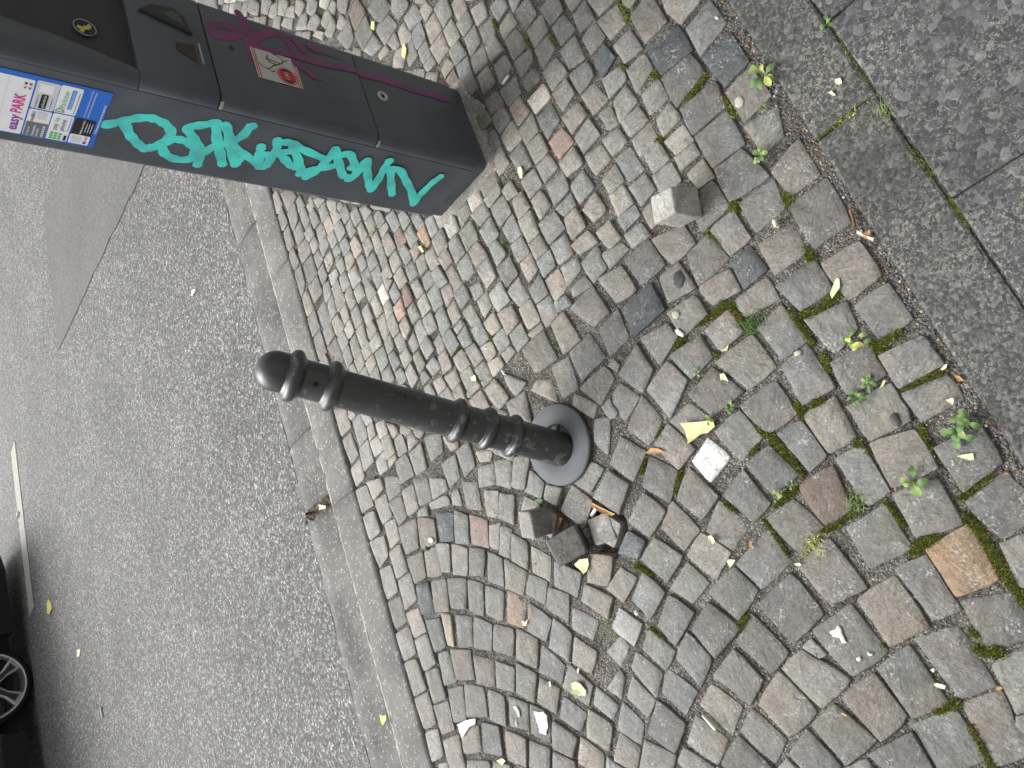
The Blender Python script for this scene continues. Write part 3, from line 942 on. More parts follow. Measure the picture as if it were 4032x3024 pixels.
# the setts beyond: courses laid square to the kerb diagonals fill what is left of the footway
MX, MY = 0.6151, 1.6682; MT = rad(27.0); ME2 = np.array([math.cos(MT), math.sin(MT)]); ME1 = np.array([-ME2[1], ME2[0]])
def in_meter(p, m=.02):
    d = np.array(p) - (MX, MY); a = d @ ME2; b = d @ ME1; return -m < a < .305 + m and -.04 - m < b < .225 + m
LOOSE_HOLE = np.array((-.39, 1.33))
cA = np.array(cen); sA = np.array(siz)
r2 = random.Random(5); step = .066
cells = []
lat = ANG + rad(45)
la = np.array([math.cos(lat), math.sin(lat)]); lb = np.array([-la[1], la[0]])
for i in range(-90, 91):
    for j in range(-90, 91):
        p = la * i * step + lb * j * step + np.array([r2.uniform(-.005, .005), r2.uniform(-.005, .005)])
        s, t = p @ SD, p @ SN
        if not (-2.6 < s < 3.6 and strip_left(s) + .045 < t < T_KERB - .042): continue
        if in_meter(p, .03) or np.hypot(*(p - (-.163, 1.378))) < .05 or np.hypot(*(p - LOOSE_HOLE)) < .10: continue
        dd = np.hypot(*(cA - p).T)
        if (dd < .5 * (sA + .056) + .004).any(): continue
        cells.append(p)
for p in cells:
    h = .031; w = r2.uniform(.92, 1.05); g = r2.uniform(.92, 1.05); a = r2.uniform(-.06, .06)
    u = (la * math.cos(a) + lb * math.sin(a)) * h * w; v = (lb * math.cos(a) - la * math.sin(a)) * h * g
    stones.append((np.array([p + u + v, p - u + v, p - u - v, p + u - v]), r2.choice('gggmmnpbqgk')))
cen = np.array([q.mean(0) for q, c in stones]); siz = np.array([math.sqrt(abs(.5*np.sum(q[:,0]*np.roll(q[:,1],-1)-q[:,1]*np.roll(q[:,0],-1)))) for q, c in stones])
# gauges (how far a point lies out from a sett's middle, 1 on its edge)
N = len(stones); NRM = np.zeros((N, 4, 2)); DST = np.zeros((N, 4))
for i, (q, c) in enumerate(stones):
    for e in range(4):
        a, b = q[e], q[(e+1) % 4]; d = b - a; nn = np.array([d[1], -d[0]]) / (np.hypot(*d) + 1e-9)
        NRM[i, e] = nn; DST[i, e] = max(.006, (a - cen[i]) @ nn)
def gauge(idx, p): return np.max(np.einsum('kej,kj->ke', NRM[idx], p - cen[idx]) / DST[idx], axis=1)
def on_stone(p, m=1.0):
    idx = np.where(np.hypot(*(cen - p).T) < .09)[0]
    return len(idx) > 0 and gauge(idx, np.asarray(p)).min() < m
def outline(i, r, fr=(.07, .28, .5, .72, .93)):
    q = stones[i][0]; c = cen[i]; s = siz[i]
    nb = np.where(np.hypot(*(cen - c).T) < s * 1.9 + .03)[0]; nb = nb[nb != i]
    pts = []
    bul = [r.uniform(-.03, .035) for _ in range(4)]
    for e in range(4):
        a, b = q[e], q[(e+1) % 4]
        for f in fr:
            p = a + (b - a) * f; v = p - c
            k = 1.0 + bul[e] * (1 - (2*f-1)**2) + r.uniform(-.018, .018) + (0 if .2 < f < .8 else r.uniform(-.06, .015))
            k *= 1.0 + min(.13, .0052 / s * 1.25)
            pp = c + v * k
            if len(nb):
                for it in range(14):
                    gi = gauge(np.array([i]), pp)[0]; gj = gauge(nb, pp).min()
                    if gj >= gi + .022 or gj > 1.12: break
                    k *= .965; pp = c + v * k
            # stay off the kerb, the border and the meter
            for it in range(12):
                s_, t_ = pp @ SD, pp @ SN
                if t_ < T_KERB - .004 and t_ > strip_left(s_) + .006: break
                k *= .96; pp = c + v * k
            pts.append(pp)
    return np.array(pts)
def stone_geo(i, r, fr):
    o = outline(i, r, fr); c = o.mean(0); n = len(o); s = siz[i]
    tilt = np.array([r.gauss(0, .012), r.gauss(0, .012)]); z0 = r.gauss(0, .0016)
    dome = r.uniform(-.0012, .0018); drop = r.uniform(.0010, .0024)
    V = []
    for k, z in ((.965, -.055), (1.0, -drop - .0035), (.988, -drop), (.948, -.0006)):
        for p in o:
            q = c + (p - c) * k; V.append((q[0], q[1], z + z0 + (q - c) @ tilt + (r.uniform(-.0006, .0006) if z > -.01 else 0)))
    for p in o[::2] if n > 12 else o:
        pass
    for p in o:
        q = c + (p - c) * .52; V.append((q[0], q[1], dome * .8 + z0 + (q - c) @ tilt + r.uniform(-.0009, .0009)))
    V.append((c[0], c[1], dome + z0))
    Fc = []
    for k in range(4):
        for j in range(n):
            a = (j + 1) % n; Fc.append((k*n+j, k*n+a, (k+1)*n+a, (k+1)*n+j))
    for j in range(n): Fc.append((4*n+j, 4*n+(j+1) % n, 5*n))
    return V, Fc
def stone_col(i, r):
    b = PAL[stones[i][1]]; gm = sum(b)/3; b = [gm + (x-gm)*(.60 if stones[i][1] not in 'osdr' else .80) for x in b]; k = r.uniform(.91, 1.09) * max(.74, min(1.15, 1.12 - 13*(siz[i]-.056))); w = r.uniform(-.02, .02)  # setts darken with size, putting the near-to-far light falloff into their colour
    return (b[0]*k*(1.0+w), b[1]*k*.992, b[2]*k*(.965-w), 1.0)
def set_attrs(me, cols, rnds):
    a = me.color_attributes.new('Col', 'FLOAT_COLOR', 'POINT'); a.data.foreach_set('color', np.array(cols, dtype=np.float32).ravel())
    if rnds is not None:
        b = me.attributes.new('rnd', 'FLOAT', 'POINT'); b.data.foreach_set('value', np.array(rnds, dtype=np.float32))
# bedding sand as the footway's own surface, lumpy and lower where setts are missing
gs = .011; xs = np.arange(-.75, 2.30, gs); ts = np.arange(.33, T_KERB - .001, gs)
def lump(x, y):
    return (math.sin(x*61+y*17)*math.sin(y*53-x*23) * .0016 + math.sin(x*190+1.3)*math.sin(y*171+x*40) * .0010 + math.sin(x*7.1+y*3.3)*math.sin(y*8.3-x*2.2) * .0020)
V = []; Fc = []
for a in xs:
    for b in ts:
        p = SD * a + SN * b; d = np.hypot(*(p - LOOSE_HOLE))
        z = -.0062 + lump(p[0], p[1])*.8 - max(.045 * max(0, 1 - (d / .115) ** 2), .050 * max(0, 1 - (np.hypot(*(p - (-.372, 1.238))) / .075) ** 4))
        V.append((p[0], p[1], z))
nb_ = len(ts)
for i in range(len(xs) - 1):
    for j in range(nb_ - 1): Fc.append((i*nb_+j, (i+1)*nb_+j, (i+1)*nb_+j+1, i*nb_+j+1))
b0 = len(V)
for (s0, s1) in ((-40, -.75), (2.29, 40)):
    b0 = len(V); V += [(*P2(s0, .2), -.0095), (*P2(s1, .2), -.0095), (*P2(s1, T_KERB-.001), -.0095), (*P2(s0, T_KERB-.001), -.0095)]; Fc.append((b0, b0+1, b0+2, b0+3))
footway = link('pavement', mesh('pavement', V, Fc, True), MAT['sand']); footway['kind'] = 'structure'
rs = random.Random(11)
FR = (.035, .28, .5, .72, .965); FR2 = (.06, .5, .94)
for i in range(300):
    V, Fc = stone_geo(i, rs, FR)
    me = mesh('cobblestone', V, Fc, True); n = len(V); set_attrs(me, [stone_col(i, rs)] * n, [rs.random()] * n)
    link('cobblestone', me, MAT['stone'], footway)
V = []; Fc = []; cols = []; rnds = []
for i in range(300, N):
    v, f = stone_geo(i, rs, FR if i < n_traced else FR2); b = len(V); V += v; Fc += [tuple(k + b for k in q) for q in f]
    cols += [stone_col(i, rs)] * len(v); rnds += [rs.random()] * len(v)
me = mesh('cobblestones', V, Fc, True); set_attrs(me, cols, rnds)
rest = link('cobblestones', me, MAT['stone'], footway); rest['kind'] = 'stuff'

# concrete border and aggregate slabs on the near side
border = empty('border', (0, 0, 0)); street_obj(border); border['kind'] = 'structure'
def slab(name, s0, s1, tf0, tf1, z, mat, parent, bev=.006):
    n = 6; o = []
    for i in range(n + 1): s = s0 + (s1-s0)*i/n; o.append((s, tf0(s)))
    for i in range(n + 1): s = s1 + (s0-s1)*i/n; o.append((s, tf1(s)))
    o = [(a + rng.uniform(-.0008, .0008), b + rng.uniform(-.0012, .0012)) for a, b in o]
    mb = MB(); mb.prism(o, -.08, z, bev); return mb.build(name, mat, parent)
for i in range(-3, 4):
    slab('border_slab', .733 + i*1.0 + .003, .733 + (i+1)*1.0 - .003, lambda s: strip_right(s) + .0022, strip_left, .002, MAT['strip'], border, .008)
for i in range(-6, 9):
    for j in range(4):
        t1 = lambda s, j=j: strip_right(s) - .0015 - .44*j; t0 = lambda s, j=j: strip_right(s) + .0015 - .44*(j+1)
        slab('paving_slab', .48 + .44*i + .0018, .48 + .44*(i+1) - .0018, t0, t1, .004 + rng.uniform(-.0015, .0015), MAT['slab'], border, .005)
mb = MB(); mb.add([(-40, -1.6, -.0045), (40, -1.6, -.0045), (40, .33, -.0045), (-40, .33, -.0045)], [(0, 1, 2, 3)]); mb.build('bedding', MAT['sand'], border)

# ------------------------------------------------------------------ unseen house front behind the viewer, added to block sky light
house = empty('unseen_house_front', (*P2(0, -1.45), 0)); street_obj(house); tag(house, 'unseen plastered house front along the footway behind the viewer, added to block sky light', 'building')
mb = MB(); mb.box(-14, 14, -.5, 0, -.1, 13); mb.build('wall', MAT['plaster'], house)
mb = MB(); mb.box(-14.02, 14.02, -.45, .04, -.1, .7); mb.build('plinth', MAT['kerb'], house)
for fl_ in range(4):
    for i in range(-5, 6):
        x0 = i*2.4 - .6; z0 = 1.0 + fl_*3.1
        w_ = empty('window', (x0, 0, z0), house)
        mb = MB(); mb.box(0, 1.2, -.02, .03, 0, 1.7); mb.build('pane', MAT['glass'], w_)
        mb = MB(); mb.box(-.06, 0, -.02, .06, -.06, 1.76); mb.box(1.2, 1.26, -.02, .06, -.06, 1.76); mb.box(0, 1.2, -.02, .06, 1.7, 1.76); mb.box(0, 1.2, -.02, .06, -.06, 0); mb.box(.57, .63, -.01, .055, 0, 1.7); mb.build('frame', MAT['white'], w_)
# ------------------------------------------------------------------ leaning bollard
BB = Vector((-.174, 1.373, 0)); TILT, AZ = rad(25.3), rad(49.3)
bol = empty('bollard', BB); tag(bol, 'black steel bollard with ring mouldings and domed head, leaning over', 'bollard')
axis = Vector((math.sin(TILT)*math.cos(AZ), math.sin(TILT)*math.sin(AZ), math.cos(TILT)))
bol.rotation_euler = axis.to_track_quat('Z', 'Y').to_euler()
SR = .0452
def arc(cx, cz, r, a0, a1, n): return [(cx + r*math.cos(rad(a0+(a1-a0)*i/n)), cz + r*math.sin(rad(a0+(a1-a0)*i/n))) for i in range(n+1)]
v, f = revolve([(SR*.995, -.12), (SR*.995, .14), (SR*.985, .30), (SR, .32), (SR*.99, .62), (SR*.985, .72)], 56); link('shaft', mesh('shaft', v, f, True), MAT['bollard'], bol)
def ring(z, rad_out, tube):
    rc = rad_out - tube
    pr = [(SR*.98, z-tube-.006), (SR+.002, z-tube-.004)] + arc(rc, z, tube, -75, 75, 10) + [(SR+.002, z+tube+.004), (SR*.98, z+tube+.006)]
    v, f = revolve(pr, 56); link('ring_moulding', mesh('ring_moulding', v, f, True), MAT['bollard'], bol)
for z, ro, tb in ((.149, .0560, .0105), (.223, .0562, .0115), (.306, .0572, .0115), (.626, .0605, .0135), (.715, .0615, .0150)): ring(z, ro, tb)
v, f = revolve([(SR*.97, .722), (SR*1.02, .730), (SR*1.035, .745)] + arc(0, .752, SR*1.035, 0, 90, 12), 56); link('domed_head', mesh('domed_head', v, f, True), MAT['bollard'], bol)
# bolt hole on the side that faces the street left
q = Matrix.Rotation(0, 3, 'Z'); v, f = revolve([(0, .0), (.0058, .0), (.0062, .0004)], 18)
hole = link('bolt_hole', mesh('bolt_hole', v, f), MAT['black'], bol)
view = (Vector((0, 0, CAM_H)) - (BB + axis*.668)); loc = bol.rotation_euler.to_matrix().inverted() @ view; ha = math.atan2(loc.y, loc.x) - .10
hole.location = (math.cos(ha)*SR*.992, math.sin(ha)*SR*.992, .668); hole.rotation_euler = Vector((math.cos(ha), math.sin(ha), 0)).to_track_quat('Z', 'Y').to_euler()
# cover ring lying round its foot
fl = empty('cover_ring', (-.162, 1.379, .001)); tag(fl, 'flat grey metal cover ring lying around the foot of the leaning bollard', 'cover ring')
fl.rotation_euler = (rad(1.6), rad(.6), 0)
v, f = revolve([(.0545, .004), (.0545, .0105), (.0565, .012), (.104, .0105), (.1075, .009), (.1085, .006), (.1085, .002), (.100, .001), (.0545, .004)], 72); link('disc', mesh('disc', v, f, True), MAT['flange'], fl)

# ------------------------------------------------------------------ parking ticket machine
PM = empty('parking_ticket_machine', (MX, MY, 0)); PM.rotation_euler.z = MT
tag(PM, 'dark grey parking ticket machine with teal graffiti and a blue parking app notice', 'ticket machine')
FW, DEP, FY = .305, .225, -.032
def rounded(x0, x1, y0, y1, r, n=5):
    o = []
    for (cx, cy, a0) in ((x1-r[1], y0+r[1], -90), (x1-r[2], y1-r[2], 0), (x0+r[3], y1-r[3], 90), (x0+r[0], y0+r[0], 180)):
        rr = {(-90): r[1], 0: r[2], 90: r[3], 180: r[0]}[a0]
        for i in range(n + 1):
            a = rad(a0 + 90*i/n); o.append((cx + rr*math.cos(a), cy + rr*math.sin(a)))
    return o
mb = MB(); mb.prism(rounded(0, FW, .002, DEP, (.002, .002, .012, .012)), .043, 1.62, .008); body = mb.build('cabinet', MAT['meter'], PM)
mb = MB(); mb.prism(rounded(.003, FW-.003, -.029, DEP-.006, (.018, .018, .01, .01)), -.05, .0435); mb.build('plinth', MAT['meter'], PM)
def lumpy_bed():
    V = []; Fc = []; nx, ny = 34, 28; r = random.Random(8)
    for i in range(nx + 1):
        for j in range(ny + 1):
            x = -.05 + (FW + .09)*i/nx; y = -.085 + (DEP + .14)*j/ny
            e = max(-x, x - FW, -.035 - y, y - DEP, 0)
            z = .005 - max(0, e - .012)*.62 + r.uniform(-.002, .002)
            V.append((x + r.uniform(-.002, .002), y + r.uniform(-.002, .002), z))
    for i in range(nx):
        for j in range(ny): q0 = i*(ny+1)+j; Fc.append((q0, q0+ny+1, q0+ny+2, q0+1))
    return link('mortar_bed', mesh('mortar_bed', V, Fc, True), MAT['mortar'], PM)
lumpy_bed()
mb = MB(); mb.prism(rounded(-.006, FW+.006, FY-.006, DEP+.006, (.026, .026, .015, .015)), 1.62, 1.66, .012); mb.build('cap', MAT['meter_dark'], PM)
DOOR = rounded(-.0022, FW+.0022, FY, -.0008, (.024, .024, .002, .002), 7)
for nm, z0, z1 in (('lower_door', .047, .3745), ('middle_door', .3785, .785)):
    mb = MB(); mb.prism(DOOR, z0, z1, .004); mb.add(*[(lambda w: w)(x) for x in ([(p[0], p[1], z0) for p in DOOR], [tuple(reversed(range(len(DOOR))))])])
    o = mb.build(nm, MAT['meter'], PM); o.data.polygons.foreach_set('use_smooth', [len(p.vertices) == 4 for p in o.data.polygons])
    # bright worn corner where the paint has gone
    mb = MB(); mb.add([(-.0028, -.003, z1-.012), (-.0028, -.010, z1-.009), (-.0020, -.0215, z1-.0055), (-.0020, -.022, z1-.0005), (-.0020, -.004, z1-.0005)], [(0, 1, 2, 3, 4)]); 
    mb2 = MB(); mb2.prism([(-.0026, -.0025), (-.0026, -.013), (.002, -.0225), (.003, -.0215), (-.0012, -.0125), (-.0012, -.0025)][::-1], z1-.0065, z1+.0008); mb2.build('worn_corner', MAT['steel'], PM)
# upper door: frame strips around a sunken front with a slanted left flank
mb = MB(); mb.prism(rounded(-.0022, FW+.0022, -.014, -.0008, (.004, .004, .002, .002), 4), .789, 1.60, .003); mb.build('upper_door', MAT['meter_dark'], PM)
# left rail with rounded outer corner, tapering away at its lower end
def rail(name, flip):
    sx = (lambda x: FW - x) if flip else (lambda x: x)
    prof = [(-.0022, -.014)] + [(-.0022 + .0242*(1-math.cos(rad(a))), -.014 + .0 - .018*math.sin(rad(a))) for a in range(10, 91, 16)]
    v = []; f = []; zs = [.789, .80, .90, .964, 1.05, 1.20, 1.60]
    inner = {.789: .30, .80: .30, .90: .30, .964: .034, 1.05: .052, 1.20: .064, 1.60: .075} if not flip else {z: .030 for z in zs}
    inner2 = {.789: .301, .80: .301, .90: .301, .964: .036, 1.05: .068, 1.20: .088, 1.60: .11} if not flip else {z: .034 for z in zs}
    for z in zs:
        for (x, y) in prof: v.append((sx(x), y, z))
        v.append((sx(min(inner[z], .302)), FY, z)); v.append((sx(min(inner2[z], .304)), -.0145, z))
    n = len(prof) + 2
    for i in range(len(zs) - 1):
        for k in range(n - 1):
            q = (i*n+k, i*n+k+1, (i+1)*n+k+1, (i+1)*n+k); f.append(q if not flip else q[::-1])
    f.append(tuple(range(n)) if flip else tuple(reversed(range(n))))
    o = link(name, mesh(name, v, f), MAT['meter'], PM); return o
# lower flat front of the upper door with the raised rail above it
mb = MB(); mb.prism(rounded(-.0024, FW+.0024, FY, -.0006, (.024, .024, .002, .002), 7), .789, .955, .004); mb.add([(p[0], p[1], .789) for p in rounded(-.0024, FW+.0024, FY, -.0006, (.024, .024, .002, .002), 7)], [tuple(reversed(range(32)))]); 
o = mb.build('upper_door_front', MAT['meter'], PM); o.data.polygons.foreach_set('use_smooth', [len(p.vertices) == 4 for p in o.data.polygons])
for flip in (0, 1):
    sx = (lambda x: FW - x) if flip else (lambda x: x)
    sec = [(-.0024, -.0006)] + [(-.0024 + .024*(1-math.cos(rad(a))), -.008 - .024*math.sin(rad(a))) for a in range(0, 91, 15)]
    zz = [.9555, 1.02, 1.10, 1.20, 1.60]; xi = [.024, .040, .056, .066, .070]; xo = [.030, .062, .082, .094, .098]
    v = []; f = []; n = len(sec) + 2
    for z, a, b in zip(zz, xi, xo):
        for (x, y) in sec: v.append((sx(x), y, z))
        v.append((sx(a), FY, z)); v.append((sx(b), -.0146, z))
    for i in range(len(zz)-1):
        for k in range(n-1):
            q_ = (i*n+k, i*n+k+1, (i+1)*n+k+1, (i+1)*n+k); f.append(q_ if not flip else q_[::-1])
    o = link('door_rail', mesh('door_rail', v, f, True), MAT['meter'], PM)
# things on the upper door
def on_front(name, x, z, prof, mat, seg=28, y=FY, squash=1.0):
    v, f = revolve(prof, seg); o = link(name, mesh(name, v, f, True), mat, PM); o.location = (x, y, z); o.rotation_euler = (rad(90), 0, 0); o.scale = (1, squash, 1); return o
cb = on_front('coin_knob', .117, 1.040, [(.021, -.002), (.021, .004), (.0185, .006), (.017, .003), (0, .003)], MAT['steel'], y=-.0146)
cb.data.materials[0] = MAT['meter_dark']
v, f = revolve([(.0195, .0040), (.0210, .0058), (.0215, .0045)], 28); o = link('knob_rim', mesh('knob_rim', v, f, True), MAT['steel'], PM); o.location = (.117, -.0146, 1.040); o.rotation_euler = (rad(90), 0, 0)
for (dx, dz, rr) in ((-.006, .006, .0085), (.001, -.003, .0085), (.007, -.009, .0065), (-.002, .011, .006)):
    pts = [(rr*(1+rng.uniform(-.2,.2))*math.cos(a), rr*.7*(1+rng.uniform(-.2,.2))*math.sin(a)) for a in np.linspace(0, 2*math.pi, 11)[:-1]]
    mb = MB(); mb.prism(pts, 0, .0016, .0006); o = mb.build('sticker_scrap', MAT['leafy'], PM); o.location = (.117+dx, -.0178, 1.040+dz); o.rotation_euler = (rad(90), 0, rng.uniform(-.3, .3))
# ticket tray: a dark hooded pocket, and coin return with a slanted floor
mb = MB(); mb.prism([(.172, .820), (.222, .830), (.238, .853), (.226, .905), (.200, .930), (.186, .875)], 0, .010, .004); o = mb.build('ticket_tray', MAT['meter_dark'], PM); o.rotation_euler = (rad(90), 0, 0); o.location = (0, FY+.002, 0)
mb = MB(); mb.prism([(.186, .838), (.214, .842), (.224, .856), (.205, .880)], 0, .0105, .002); o = mb.build('tray_mouth', flat('tray_green', (.06, .085, .07), .5), o); o.location = (0, 0, .001)
mb = MB(); mb.prism([(.090, .822), (.144, .820), (.136, .862), (.112, .866)], 0, .004, .003); o = mb.build('coin_return', flat('coin_return_brown', (.055, .040, .034), .6), PM); o.rotation_euler = (rad(90), 0, 0); o.location = (0, FY+.001, 0)
mb = MB(); mb.box(.086, .146, FY-.006, FY, .8105, .8145); mb.build('coin_lip', MAT['steel'], PM)
on_front('key_hole', .170, .731, [(.0065, -.001), (.0065, .0012), (.0045, .0012), (.0035, .0004), (0, .0004)], MAT['meter_dark'])
lk = on_front('lock', .160, .3175, [(.0165, -.001), (.0165, .002), (.0150, .0036), (.0095, .0030), (.0090, .0012), (0, .0012)], MAT['steel'])
mb = MB(); mb.box(-.0038, .0038, -.0038, .0038, .0008, .0030); o = mb.build('key_slot', MAT['black'], lk); o.rotation_euler.z = .5

# graffiti: sprayed strokes as thin paint films on the two faces
def stroke(pts, w, T, name, mat, parent, lift, taper=False):
    p = [np.array(q, float) for q in pts]; d = []
    for i in range(len(p) - 1):
        p0 = p[max(i-1, 0)]; p1 = p[i]; p2 = p[i+1]; p3 = p[min(i+2, len(p)-1)]
        for k in range(7):
            t = k / 7; d.append(.5*((2*p1)+(p2-p0)*t+(2*p0-5*p1+4*p2-p3)*t*t+(3*p1-p0-3*p2+p3)*t**3))
    d.append(p[-1]); v = []; f = []
    ws = [w * (1 + .10*math.sin(i*.9) + rng.uniform(-.04, .04)) * ((1 - .8*i/len(d)) if taper else 1) for i in range(len(d))]
    for i, q in enumerate(d):
        a = d[min(i+1, len(d)-1)] - d[max(i-1, 0)]; a /= np.hypot(*a) + 1e-9; n = np.array([-a[1], a[0]]) * ws[i]
        v += [T(q + n, lift), T(q, lift + .0002), T(q - n, lift)]
    for i in range(len(d) - 1): f += [(3*i, 3*i+1, 3*i+4, 3*i+3), (3*i+1, 3*i+2, 3*i+5, 3*i+4)]
    for e, sgn in ((0, -1), (len(d)-1, 1)):
        a = (d[1]-d[0]) if e == 0 else (d[-1]-d[-2]); an = math.atan2(a[1], a[0]); b = len(v); v.append(T(d[e], lift + .0002)); m_ = 10
        for k in range(m_ + 1):
            th = an + (math.pi/2 if e == 0 else -math.pi/2) + math.pi*k/m_; v.append(T(d[e] + np.array([math.cos(th), math.sin(th)])*ws[e]*.98, lift))
        f += [(b, b+1+k, b+2+k) for k in range(m_)]
    return link(name, mesh(name, v, f, True), mat, parent)
SIDE = lambda q, l: (-.0002 - l, q[0], q[1])
FRONT = lambda q, l: (q[0], FY - .0002 - l, q[1])
G = {'teal': [[[0.1166, 0.9849], [0.0976, 0.957], [0.0799, 0.9342], [0.0696, 0.9091], [0.0722, 0.8845], [0.0869, 0.8616], [0.1086, 0.8522], [0.1344, 0.8604], [0.1551, 0.8765], [0.1642, 0.8935]], [[0.1044, 0.9483], [0.1304, 0.9319], [0.1506, 0.912], [0.1657, 0.8918]], [[0.1337, 0.8581], [0.1158, 0.8386], [0.1184, 0.8096], [0.1393, 0.7867], [0.169, 0.7898], [0.1788, 0.8156], [0.1691, 0.8445], [0.1458, 0.8593]], [[0.0386, 0.7727], [0.0547, 0.798], [0.073, 0.8249], [0.095, 0.8098], [0.1193, 0.7871], [0.1516, 0.7731], [0.1829, 0.7662]], [[0.1716, 0.7916], [0.1423, 0.7697], [0.1121, 0.7509], [0.0869, 0.7222], [0.0612, 0.7046], [0.0319, 0.6999], [0.0243, 0.6947]], [[0.0386, 0.7727], [0.0787, 0.7592], [0.12, 0.737], [0.1652, 0.7131]], [[0.0396, 0.7525], [0.0702, 0.7327], [0.0941, 0.7194], [0.1158, 0.6827], [0.1345, 0.6455], [0.1479, 0.6166]], [[0.092, 0.7257], [0.1228, 0.7055], [0.1589, 0.6842]], [[0.1589, 0.6842], [0.1408, 0.6813]], [[0.0891, 0.647], [0.0815, 0.6496]], [[0.1052, 0.6445], [0.1497, 0.6266]], [[0.0499, 0.6215], [0.082, 0.6102], [0.1121, 0.6104], [0.1385, 0.6109]], [[0.1113, 0.6434], [0.0945, 0.6091], [0.0748, 0.5756]], [[0.0853, 0.6072], [0.1033, 0.5809], [0.1206, 0.5574], [0.1265, 0.5389]], [[0.0496, 0.6008], [0.0487, 0.5846], [0.0618, 0.5445], [0.075, 0.4867]], [[0.0593, 0.5781], [0.0935, 0.5482], [0.1192, 0.5296], [0.1425, 0.5152]], [[0.1458, 0.5185], [0.1267, 0.5001], [0.1086, 0.4696], [0.0847, 0.435]], [[0.0349, 0.4714], [0.0755, 0.4733], [0.1237, 0.4819], [0.1536, 0.4968]], [[0.0353, 0.4728], [0.0717, 0.4453], [0.113, 0.4113], [0.1225, 0.4027]], [[0.0492, 0.4455], [0.0396, 0.4288], [0.0674, 0.3997], [0.1022, 0.3733]], [[0.1022, 0.3733], [0.1282, 0.3802], [0.1215, 0.3909]], [[0.1282, 0.3802], [0.0972, 0.3726], [0.0643, 0.3734], [0.0473, 0.3708]], [[0.0861, 0.3998], [0.0735, 0.3646]], [[0.0473, 0.3708], [0.0897, 0.3464], [0.1306, 0.3173], [0.151, 0.2998]], [[0.1532, 0.2985], [0.1158, 0.2999], [0.0735, 0.3065], [0.0364, 0.3106], [0.0315, 0.3099]], [[0.0589, 0.2894], [0.1051, 0.261], [0.1526, 0.2278]], [[0.0598, 0.2926], [0.0561, 0.2628], [0.0889, 0.2207], [0.1283, 0.1753], [0.1686, 0.1442]], [[0.1754, 0.1385], [0.13, 0.1414], [0.0813, 0.1371], [0.0467, 0.128]]], 'purple': [[[0.2359, 0.6846], [0.2156, 0.7115], [0.1953, 0.7565], [0.2219, 0.7697], [0.2389, 0.734], [0.2382, 0.7038], [0.2372, 0.6815], [0.2261, 0.6726]], [[0.3006, 0.6861], [0.2715, 0.6796], [0.2344, 0.6793], [0.196, 0.6836], [0.16, 0.6832]], [[0.2093, 0.6717], [0.256, 0.6291], [0.2733, 0.5872], [0.2462, 0.565], [0.2227, 0.5636]], [[0.2552, 0.6591], [0.2074, 0.6766], [0.2028, 0.6665], [0.2025, 0.6232]], [[0.2742, 0.5481], [0.2425, 0.5315]], [[0.2025, 0.6232], [0.2118, 0.5688], [0.2122, 0.5044], [0.229, 0.3833]], [[0.2202, 0.3694], [0.226, 0.2933], [0.2231, 0.2161], [0.2249, 0.1202], [0.229, 0.0721]], [[0.265, 0.5055], [0.2566, 0.4924]], [[0.1853, 0.5683], [0.175, 0.5564]], [[0.1652, 0.5345], [0.1561, 0.527]]], 'purple_thin': [[[0.2566, 0.4924], [0.2538, 0.4516], [0.254, 0.3978]], [[0.175, 0.5564], [0.1704, 0.5415]], [[0.1561, 0.527], [0.151, 0.4907]]]}
for i, s in enumerate(G['teal']): stroke(s, .0116, SIDE, 'graffiti_stroke', MAT['teal'], PM, .0004 + i*.00012)
for i, s in enumerate(G['purple']): stroke(s, .0105, FRONT, 'graffiti_stroke', MAT['purple'], PM, .0006 + i*.00012)
for i, s in enumerate(G['purple_thin']): stroke(s, .0028, FRONT, 'graffiti_drip', MAT['purple'], PM, .002 + i*.00012, True)

# notice with app cards on the flank
def col(name, c, rough=.45): return flat(name, c, rough, .4, .03, 30)
CM = dict(blue=col('notice_blue', (.022, .15, .62)), white=col('card_white', (.80, .82, .85)), grey=col('card_grey', (.15, .16, .19)), lgrey=col('card_light_grey', (.62, .65, .70)), black=col('card_black', (.012, .012, .014)),
          pink=col('print_pink', (.68, .02, .30)), violet=col('print_violet', (.25, .03, .35)), green=col('print_green', (.12, .52, .12)), dgreen=col('print_dark_green', (.10, .40, .16)), red=col('print_red', (.50, .03, .03)), navy=col('print_navy', (.03, .05, .16)), cyan=col('print_cyan', (.02, .35, .62)), lblue=col('print_light_blue', (.10, .30, .72)), orange=col('print_orange', (.75, .22, .04)))
notice = empty('app_notice', (0, 0, 0), PM)
def rect_side(name, y0, y1, z0, z1, lift, mat, parent, r=.004):
    o = rounded(y0, y1, z0, z1, (r, r, r, r), 4); mb = MB(); mb.add([(-.0002-lift, a, b) for a, b in o], [tuple(range(len(o)))][::-1]); mb.f = [t[::-1] for t in mb.f]; return mb.build(name, mat, parent)
rect_side('notice_sheet', .0245, .1925, .992, 1.45, .0010, CM['blue'], notice, .001)
